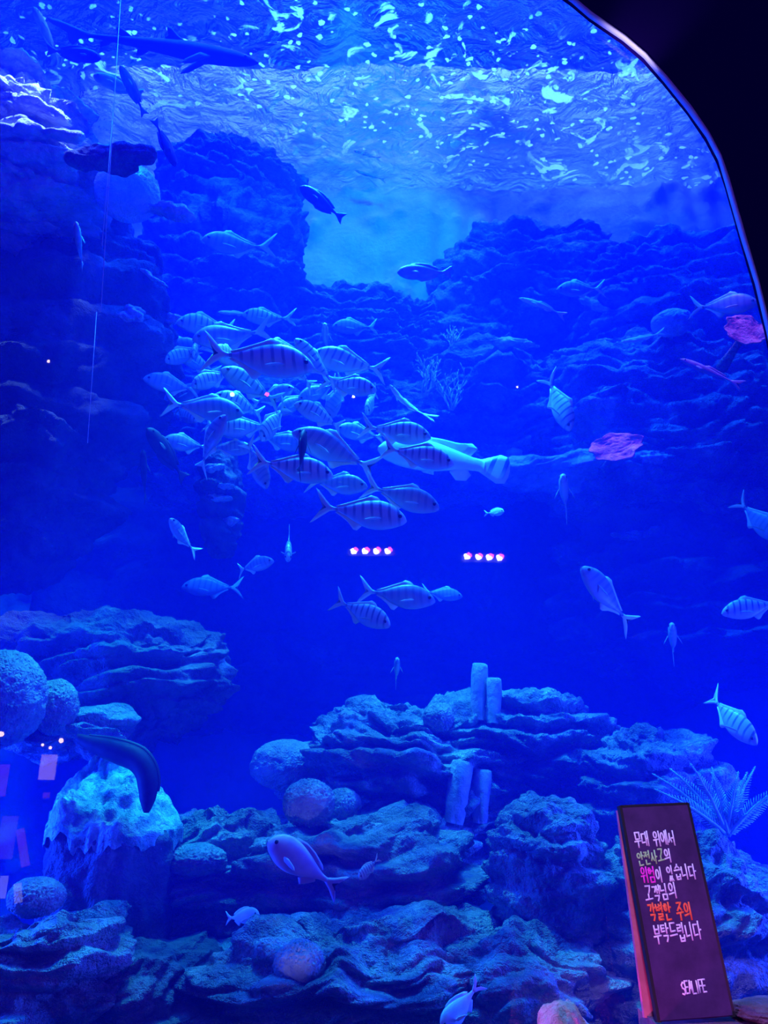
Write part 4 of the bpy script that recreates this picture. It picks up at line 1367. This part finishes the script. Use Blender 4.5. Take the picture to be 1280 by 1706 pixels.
# ------------------------------------------------------------------ thin lines hanging in the water at the left
def line(label, a, b, y, r=.0028):
    p, q = P(a[0], a[1], y), P(b[0], b[1], y)
    m = LINE
    v, f = tube_vf([p, p.lerp(q, .5), q], r, 6)
    o = mesh_obj('hanging_line', v, f, m)
    tag(o, label, 'line', 'thin lines hanging at the left')


LINE = plain('pale_nylon', (.75, .75, .85), .3)
line('long thin pale line hanging down beside the shark tail to the dark rock face', (203, -30), (168, 520), 4.4)
line('second thin pale line just left of the long one, ending above the rock slab', (190, 170), (170, 410), 4.45)
line('faint lower thin line ending in the dark water left of the school', (161, 520), (146, 738), 4.4, .002)


# ------------------------------------------------------------------ the handwritten sign in front of the pane
CONS = {
    'ㄱ': [[(0, 1), (1, 1), (.85, .45), (.6, 0)]],
    'ㄴ': [[(0, 1), (0, 0), (1, .08)]],
    'ㄷ': [[(1, 1), (0, 1), (0, 0), (1, .05)]],
    'ㄸ': [[(.45, 1), (0, 1), (0, 0), (.45, .03)], [(1, 1), (.55, 1), (.55, 0), (1, .03)]],
    'ㄹ': [[(0, 1), (1, 1), (1, .55), (0, .5), (0, 0), (1, .05)]],
    'ㅁ': [[(0, 1), (.05, 0), (1, .02), (1, 1), (0, 1)]],
    'ㅂ': [[(0, 1), (.05, 0), (.95, 0), (1, 1)], [(.03, .5), (.97, .52)]],
    'ㅅ': [[(.55, 1), (.35, .4), (0, 0)], [(.48, .65), (.75, .3), (1, 0)]],
    'ㅆ': [[(.3, 1), (0, 0)], [(.25, .6), (.5, 0)], [(.75, 1), (.5, 0)], [(.7, .6), (1, 0)]],
    'ㅇ': [[(.5 + .5 * math.cos(a * math.pi / 6 + 1.8), .5 + .5 * math.sin(a * math.pi / 6 + 1.8)) for a in range(13)]],
    'ㅈ': [[(0, 1), (1, 1), (.5, .5), (0, 0)], [(.5, .5), (1, 0)]],
    'ㅌ': [[(1, 1), (0, 1), (0, 0), (1, .04)], [(0, .5), (.9, .52)]],
    'ㅎ': [[(.3, 1.05), (.75, 1.02)], [(0, .75), (1, .78)], [(.5 + .34 * math.cos(a * math.pi / 6 + 1.8), .28 + .28 * math.sin(a * math.pi / 6 + 1.8)) for a in range(13)]],
}
# syllables: first consonant, vowel, last consonant
SYL = {'무': 'ㅁㅜ', '대': 'ㄷㅐ', '위': 'ㅇㅟ', '에': 'ㅇㅔ', '서': 'ㅅㅓ', '안': 'ㅇㅏㄴ', '전': 'ㅈㅓㄴ', '사': 'ㅅㅏ', '고': 'ㄱㅗ', '의': 'ㅇㅢ', '험': 'ㅎㅓㅁ',
       '이': 'ㅇㅣ', '있': 'ㅇㅣㅆ', '습': 'ㅅㅡㅂ', '니': 'ㄴㅣ', '다': 'ㄷㅏ', '객': 'ㄱㅐㄱ', '님': 'ㄴㅣㅁ', '각': 'ㄱㅏㄱ', '별': 'ㅂㅕㄹ', '한': 'ㅎㅏㄴ', '주': 'ㅈㅜ',
       '부': 'ㅂㅜ', '탁': 'ㅌㅏㄱ', '드': 'ㄷㅡ', '립': 'ㄹㅣㅂ'}
LATIN = {'S': [[(1, .9), (.5, 1), (0, .8), (.2, .55), (.8, .45), (1, .2), (.5, 0), (0, .1)]], 'E': [[(1, 1), (0, 1), (0, 0), (1, 0)], [(0, .5), (.85, .5)]],
         'A': [[(0, 0), (.5, 1), (1, 0)], [(.2, .38), (.8, .38)]], 'L': [[(0, 1), (0, 0), (1, 0)]], 'I': [[(.5, 1), (.5, 0)]], 'F': [[(1, 1), (0, 1), (0, 0)], [(0, .52), (.85, .52)]]}


def fit(strokes, x0, y0, x1, y1):
    return [[(x0 + (x1 - x0) * x, y0 + (y1 - y0) * y) for x, y in s] for s in strokes]


def syllable(ch):
    j = SYL[ch]
    c, vw, fi = j[0], j[1], (j[2] if len(j) > 2 else None)
    out = []
    lo = .42 if fi else 0.0
    H = 1 - lo
    yy = lambda t: lo + H * t
    if vw in 'ㅏㅓㅐㅔㅣㅕ':
        out += fit(CONS[c], 0, yy(.22), .46, yy(.84))
        top, bot = 1.02, yy(-.02 if not fi else .02)
        if vw in 'ㅏㅣ':
            out.append([(.74, top), (.72, bot)])
        if vw == 'ㅏ':
            out.append([(.73, yy(.5)), (1.0, yy(.52))])
        if vw == 'ㅓ':
            out += [[(.84, top), (.84, bot)], [(.54, yy(.5)), (.84, yy(.52))]]
        if vw == 'ㅕ':
            out += [[(.84, top), (.84, bot)], [(.52, yy(.66)), (.84, yy(.68))], [(.52, yy(.36)), (.84, yy(.38))]]
        if vw == 'ㅐ':
            out += [[(.62, top - .06), (.62, bot + .04)], [(.92, top), (.92, bot)], [(.62, yy(.5)), (.92, yy(.5))]]
        if vw == 'ㅔ':
            out += [[(.70, top - .06), (.70, bot + .04)], [(.95, top), (.95, bot)], [(.46, yy(.5)), (.70, yy(.5))]]
    elif vw in 'ㅜㅗㅡ':
        out += fit(CONS[c], .18, yy(.52), .82, yy(1.0))
        if vw == 'ㅜ':
            out += [[(0, yy(.36)), (1, yy(.40))], [(.52, yy(.38)), (.50, yy(-.06))]]
        if vw == 'ㅗ':
            out += [[(.48, yy(.46)), (.48, yy(.12))], [(0, yy(.08)), (1, yy(.14))]]
        if vw == 'ㅡ':
            out += [[(0, yy(.28)), (1, yy(.33))]]
    elif vw == 'ㅟ':
        out += fit(CONS[c], .10, .56, .56, .98)
        out += [[(0, .40), (.68, .44)], [(.36, .42), (.33, -.02)], [(.90, 1.02), (.90, -.04)]]
    elif vw == 'ㅢ':
        out += fit(CONS[c], .10, .46, .58, .96)
        out += [[(0, .24), (.70, .32)], [(.90, 1.02), (.90, -.04)]]
    if fi:
        out += fit(CONS[fi], .22, -.04, .82, .30)
    return out


def build_sign():
    B0 = Vector((1.1511, 3.2944, 0.7158))
    w, h, thick = .288, .74, .022
    yaw, lean, roll = .1057, .1279, .0377
    rx = Vector((math.cos(yaw) * math.cos(roll), math.sin(yaw) * math.cos(roll), math.sin(roll)))
    nh = Vector((-math.sin(yaw), math.cos(yaw), 0))
    uz = Vector((0, 0, math.cos(lean))) + nh * math.sin(lean)
    uz = (uz - rx * uz.dot(rx)).normalized()
    nf = uz.cross(rx).normalized()                          # to the viewer is -y
    if nf.y > 0:
        nf = -nf
    M = Matrix((rx, -nf, uz)).transposed().to_4x4()          # local x right, y back, z up
    root = empty('sign_board')
    root.matrix_world = Matrix.Translation(B0) @ M
    face = noisy('black_chalk_panel', (.046, .020, .085), (.072, .030, .125), 8.0, .5, .1, 60, .002)
    edge = plain('black_painted_edge', (.012, .010, .014), .45)
    wood = noisy('red_brown_wood', (.42, .12, .18), (.58, .18, .26), 6.0, .55, .2, 30, .004)
    # front panel with softened edges
    bm = bmesh.new()
    bmesh.ops.create_cube(bm, size=1)
    for q in bm.verts:
        q.co = Vector((q.co.x * w, (q.co.y + .5) * thick, (q.co.z + .5) * h))
    bmesh.ops.bevel(bm, geom=bm.edges[:], offset=.004, segments=2, affect='EDGES')
    me = bpy.data.meshes.new('panel')
    bm.to_mesh(me); bm.free()
    me.materials.append(face)
    o = bpy.data.objects.new('panel', me); o.parent = root; COL.objects.link(o)
    # black rails along its sides and its top
    for sx in (-1, 1):
        v, f = box_vf(sx * w / 2 - .007, sx * w / 2 + .007, .001, thick + .006, -.002, h + .004)
        mesh_obj('side_rail', v, f, edge, root, False)
    v, f = box_vf(-w / 2, w / 2, .001, thick + .006, h - .003, h + .006)
    mesh_obj('top_rail', v, f, edge, root, False)
    # the rear leg of the A-frame, splayed back
    v = []
    for (y, z) in ((thick + .008, h - .01), (.125, .0)):
        for yy in (0, .018):
            v += [(-w / 2 - .006, y + yy, z), (w / 2 + .004, y + yy, z)]
    f = [(0, 1, 5, 4), (2, 6, 7, 3), (0, 4, 6, 2), (1, 3, 7, 5), (0, 2, 3, 1), (4, 5, 7, 6)]
    lg = mesh_obj('rear_leg', v, f, wood, root, False)
    lg['label'] = 'reddish rear leg panel lit pink'
    # small worn chip on the left edge
    inv = root.matrix_world.inverted()

    def uv(px, py):
        d = FW + RT * ((px - CX) / F_PX) + UP * ((CY - py) / F_PX)
        t = (B0 - CAM).dot(nf) / d.dot(nf)
        q = inv @ (CAM + d * t)
        return Vector((q.x, q.z))

    ink = {
        'white': plain('white_marker', (.88, .84, .95), .6),
        'green': plain('green_marker', (.42, .80, .30), .6),
        'magenta': plain('magenta_marker', (.95, .04, .62), .6),
        'orange': plain('orange_marker', (1.0, .16, .05), .6),
    }

    def write(items, a, b, height, rad=.0030):
        """items: (character, colour); '  ' is a gap; a, b = pixels of the left and right ends of the line's middle"""
        p, q = uv(*a), uv(*b)
        k = .74 / 356.0
        hh = height * k
        total = sum(.55 if c == ' ' else 1 for c, _ in items)
        step = (q - p) / total
        rnd = random.Random(len(items) * 7 + int(a[1]))
        by = {}
        pos = 0.0
        for c, col in items:
            if c == ' ':
                pos += .55
                continue
            sh = syllable(c) if c in SYL else LATIN[c]
            lo = p + step * (pos + .05)
            wv = step * .86
            jit = rnd.uniform(-.08, .08)
            for s in sh:
                pl = [(lo.x + wv.x * x + .10 * hh * (1 - 2 * (y - .5)) * 0, lo.y + wv.y * x + hh * (y - .5 + jit)) for x, y in s]
                by.setdefault(col, []).append(pl)
            pos += 1
        for col, pls in by.items():
            mb = MB()
            for pl in pls:
                for (x0, z0), (x1, z1) in zip(pl[:-1], pl[1:]):
                    ln = math.hypot(x1 - x0, z1 - z0) or 1e-6
                    ex, ez = (x1 - x0) / ln * rad * .6, (z1 - z0) / ln * rad * .6
                    mb.add(tube_vf([(x0 - ex, -.0008, z0 - ez), (x1 + ex, -.0008, z1 + ez)], rad, 8, flat=.5))
            o = mb.obj('lettering', ink[col], root)
            o['label'] = col + ' handwritten lettering'

    Wt, Gr, Mg, Or = 'white', 'green', 'magenta', 'orange'
    write([('무', Wt), ('대', Wt), (' ', 0), ('위', Wt), ('에', Wt), ('서', Wt)], (1057, 1400), (1125, 1395), 25)
    write([('안', Gr), ('전', Gr), ('사', Gr), ('고', Gr), ('의', Wt)], (1062, 1430), (1118, 1425), 22)
    write([('위', Mg), ('험', Mg), ('이', Wt), (' ', 0), ('있', Wt), ('습', Wt), ('니', Wt), ('다', Wt)], (1068, 1459), (1160, 1451), 25)
    write([('고', Wt), ('객', Wt), ('님', Wt), ('의', Wt)], (1074, 1488), (1127, 1483), 25)
    write([('각', Or), ('별', Or), ('한', Or), (' ', 0), ('주', Or), ('의', Or)], (1081, 1521), (1152, 1515), 27, .0036)
    write([('부', Wt), ('탁', Wt), ('드', Wt), ('립', Wt), ('니', Wt), ('다', Wt)], (1089, 1557), (1169, 1549), 28)
    write([(c, Wt) for c in 'SEALIFE'], (1136, 1646), (1176, 1641), 19, .0028)
    tag(root, 'black leaning notice board with coloured handwritten lines in front of the pane', 'sign')


build_sign()


# ------------------------------------------------------------------ stage edge and stones in front of the pane
def build_front():
    v, f = box_vf(1.0, 3.2, 2.4, 3.52, .2, .700)
    o = mesh_obj('stage_block', v, f, STAGE, smooth=False)
    tag(o, 'low dark stage block that the notice board stands on', 'stage')
    v, f = box_vf(-6, 6, -4, 3.52, -.3, .2)
    tag(mesh_obj('floor', v, f, STAGE, smooth=False), 'dark hall floor in front of the tank', None, None, 'structure')


build_front()


def stone(label, px, py, y, rw, rh, seed, base_z, mat):
    c = P(px, py, y)
    k = MPP(px, py, y)
    nu, nv = 70, 44
    U, V = np.meshgrid(np.linspace(0, 2 * np.pi, nu, endpoint=False), np.linspace(-np.pi / 2, np.pi / 2, nv))
    U, V = U.ravel(), V.ravel()
    d = np.stack([np.cos(V) * np.cos(U), np.cos(V) * np.sin(U), np.sin(V)], 1)
    r = 1 + .28 * fbm(d * 1.3 + seed, seed, 3) + .05 * fbm(d * 6, seed + 2, 3)
    hz = c.z + rh * k - base_z
    p = d * r[:, None] * np.array([rw * k, min(rw * k, .17), hz * .5])
    f = [(j * nu + i, j * nu + (i + 1) % nu, (j + 1) * nu + (i + 1) % nu, (j + 1) * nu + i) for j in range(nv - 1) for i in range(nu)]
    o = mesh_obj('stage_stone', p, f, mat)
    o.location = (c.x, c.y, base_z + hz * .5)
    tag(o, label, 'stone', 'stones at the foot of the pane')


stone('rounded stone lit pink at the bottom edge left of the notice board', 950, 1725, 3.32, 72, 42, 3, .2, PINK_STONE)
stone('flat purple lit stone at the bottom right corner beside the notice board', 1285, 1712, 3.36, 62, 40, 5, .70, DARK_STONE)


# ------------------------------------------------------------------ lamps of the hall that the pane mirrors, panels standing in for visitors
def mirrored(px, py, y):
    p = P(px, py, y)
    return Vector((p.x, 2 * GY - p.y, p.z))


def glow(name, color, strength):
    m, t, out = nt(name)
    e = N(t, 'ShaderNodeEmission', Strength=strength)
    e.inputs[0].default_value = (*color, 1)
    t.links.new(e.outputs[0], out.inputs[0])
    return m


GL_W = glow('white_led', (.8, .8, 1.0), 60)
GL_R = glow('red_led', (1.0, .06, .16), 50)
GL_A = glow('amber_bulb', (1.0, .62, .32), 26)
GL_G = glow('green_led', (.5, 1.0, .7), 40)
HOUS = plain('lamp_housing', (.02, .02, .025), .5)


def led_bar(label, pxs, py0, py1, y):
    pts = [mirrored(px, py0 + (py1 - py0) * i / (len(pxs) - 1), y) for i, px in enumerate(pxs)]
    k = MPP(pxs[0], py0, y)
    root = empty('stage_light_bar', pts[1])
    o0 = pts[1]
    a, b = pts[0] - o0, pts[-1] - o0
    v, f = box_vf(a.x - .1, b.x + .1, -.12, -.04, min(a.z, b.z) - .05, max(a.z, b.z) + .05)
    mesh_obj('housing', v, f, HOUS, root, False)
    for p in pts:
        q = p - o0
        r = 3.1 * k
        mb = MB()
        for (dx, dz) in ((-.9, .5), (-.6, -.7), (.5, -.5)):
            mb.add(ball((q.x + dx * r, q.y, q.z + dz * r), r * 1.05, 1, 8, 6))
        mb.obj('lamp', GL_W, root)
        mb = MB()
        for (dx, dz) in ((1.4, .6), (.7, 1.3)):
            mb.add(ball((q.x + dx * r, q.y, q.z + dz * r), r * 1.0, 1, 8, 6))
        mb.obj('lamp', GL_R, root)
    tag(root, label, 'stage light')


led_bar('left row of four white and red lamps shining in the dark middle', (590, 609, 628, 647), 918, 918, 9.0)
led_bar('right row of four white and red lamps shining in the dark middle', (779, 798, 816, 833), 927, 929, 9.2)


def bulb(label, px, py, y, rpx, mat, name='ceiling_bulb'):
    p = mirrored(px, py, y)
    k = MPP(px, py, y)
    v, f = ball((0, 0, 0), rpx * k, 1, 12, 8)
    o = mesh_obj(name, v, f, mat)
    o.location = p
    tag(o, label, 'lamp', 'small lamps mirrored in the pane')


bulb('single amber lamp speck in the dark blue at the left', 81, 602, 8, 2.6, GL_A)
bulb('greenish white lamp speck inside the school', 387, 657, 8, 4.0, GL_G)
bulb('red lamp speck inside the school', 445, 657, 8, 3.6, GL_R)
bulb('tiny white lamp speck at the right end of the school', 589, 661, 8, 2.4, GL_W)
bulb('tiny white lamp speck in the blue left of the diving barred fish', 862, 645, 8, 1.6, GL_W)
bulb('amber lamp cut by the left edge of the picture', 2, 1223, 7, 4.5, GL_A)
bulb('brightest amber lamp above the pale rosy glow', 102, 1234, 7, 4.0, GL_A)
bulb('left one of two small lamps over the pale rosy glow', 71, 1241, 7, 2.6, GL_A)
bulb('right one of two small lamps over the pale rosy glow', 84, 1246, 7, 2.8, GL_A)


def lit_panel(name, label, px, py, y, wpx, hpx, mat, cat, lean=0.0):  # dim glowing panels added in place of visitors mirrored in the pane
    p = mirrored(px, py, y)
    k = MPP(px, py, y)
    root = empty(name, p)
    w, h = wpx * k / 2, hpx * k / 2
    v, f = box_vf(-w, w, -.01, .01, -h, h)
    mesh_obj('glow_panel', v, f, mat, root, False)
    v, f = box_vf(-w * 1.08, w * 1.08, -.06, -.012, -h * 1.04, h * 1.04)
    mesh_obj('case', v, f, HOUS, root, False)
    root.rotation_euler = (0, math.radians(lean), 0)
    tag(root, label, cat)
    return root, k, w, h


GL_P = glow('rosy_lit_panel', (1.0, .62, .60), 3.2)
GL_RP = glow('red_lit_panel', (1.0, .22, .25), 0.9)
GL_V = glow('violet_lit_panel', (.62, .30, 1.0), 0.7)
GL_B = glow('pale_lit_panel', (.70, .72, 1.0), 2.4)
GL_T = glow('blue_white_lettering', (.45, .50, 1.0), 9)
lit_panel('visitor_stand_in', 'pale rosy glow under the small amber lamps at the left', 80, 1278, 7, 26, 40, GL_P, 'glow_panel')
lit_panel('visitor_stand_in', 'reddish glow cut by the left edge below the amber lamps', 4, 1300, 7, 16, 50, GL_RP, 'glow_panel')
lit_panel('visitor_stand_in', 'small red glow right below the pale rosy one', 77, 1325, 7, 10, 9, GL_RP, 'glow_panel')
lit_panel('visitor_stand_in', 'slanting violet red glow above the pale slats at the left edge', 38, 1412, 7, 13, 60, GL_RP, 'glow_panel', -18)
lit_panel('visitor_stand_in', 'dim violet glow at the left edge beside the slanting red one', 12, 1395, 7, 26, 66, GL_V, 'glow_panel')
lit_panel('visitor_stand_in', 'small pale slat glow low at the left edge, right one', 30, 1488, 7, 12, 30, GL_B, 'glow_panel', -12)
lit_panel('visitor_stand_in', 'small pale slat glow low at the left edge, left one', 5, 1478, 7, 12, 34, GL_B, 'glow_panel')


def lit_letters():
    """the tall narrow sign whose rows of small lit strokes show beside the pillar rock"""
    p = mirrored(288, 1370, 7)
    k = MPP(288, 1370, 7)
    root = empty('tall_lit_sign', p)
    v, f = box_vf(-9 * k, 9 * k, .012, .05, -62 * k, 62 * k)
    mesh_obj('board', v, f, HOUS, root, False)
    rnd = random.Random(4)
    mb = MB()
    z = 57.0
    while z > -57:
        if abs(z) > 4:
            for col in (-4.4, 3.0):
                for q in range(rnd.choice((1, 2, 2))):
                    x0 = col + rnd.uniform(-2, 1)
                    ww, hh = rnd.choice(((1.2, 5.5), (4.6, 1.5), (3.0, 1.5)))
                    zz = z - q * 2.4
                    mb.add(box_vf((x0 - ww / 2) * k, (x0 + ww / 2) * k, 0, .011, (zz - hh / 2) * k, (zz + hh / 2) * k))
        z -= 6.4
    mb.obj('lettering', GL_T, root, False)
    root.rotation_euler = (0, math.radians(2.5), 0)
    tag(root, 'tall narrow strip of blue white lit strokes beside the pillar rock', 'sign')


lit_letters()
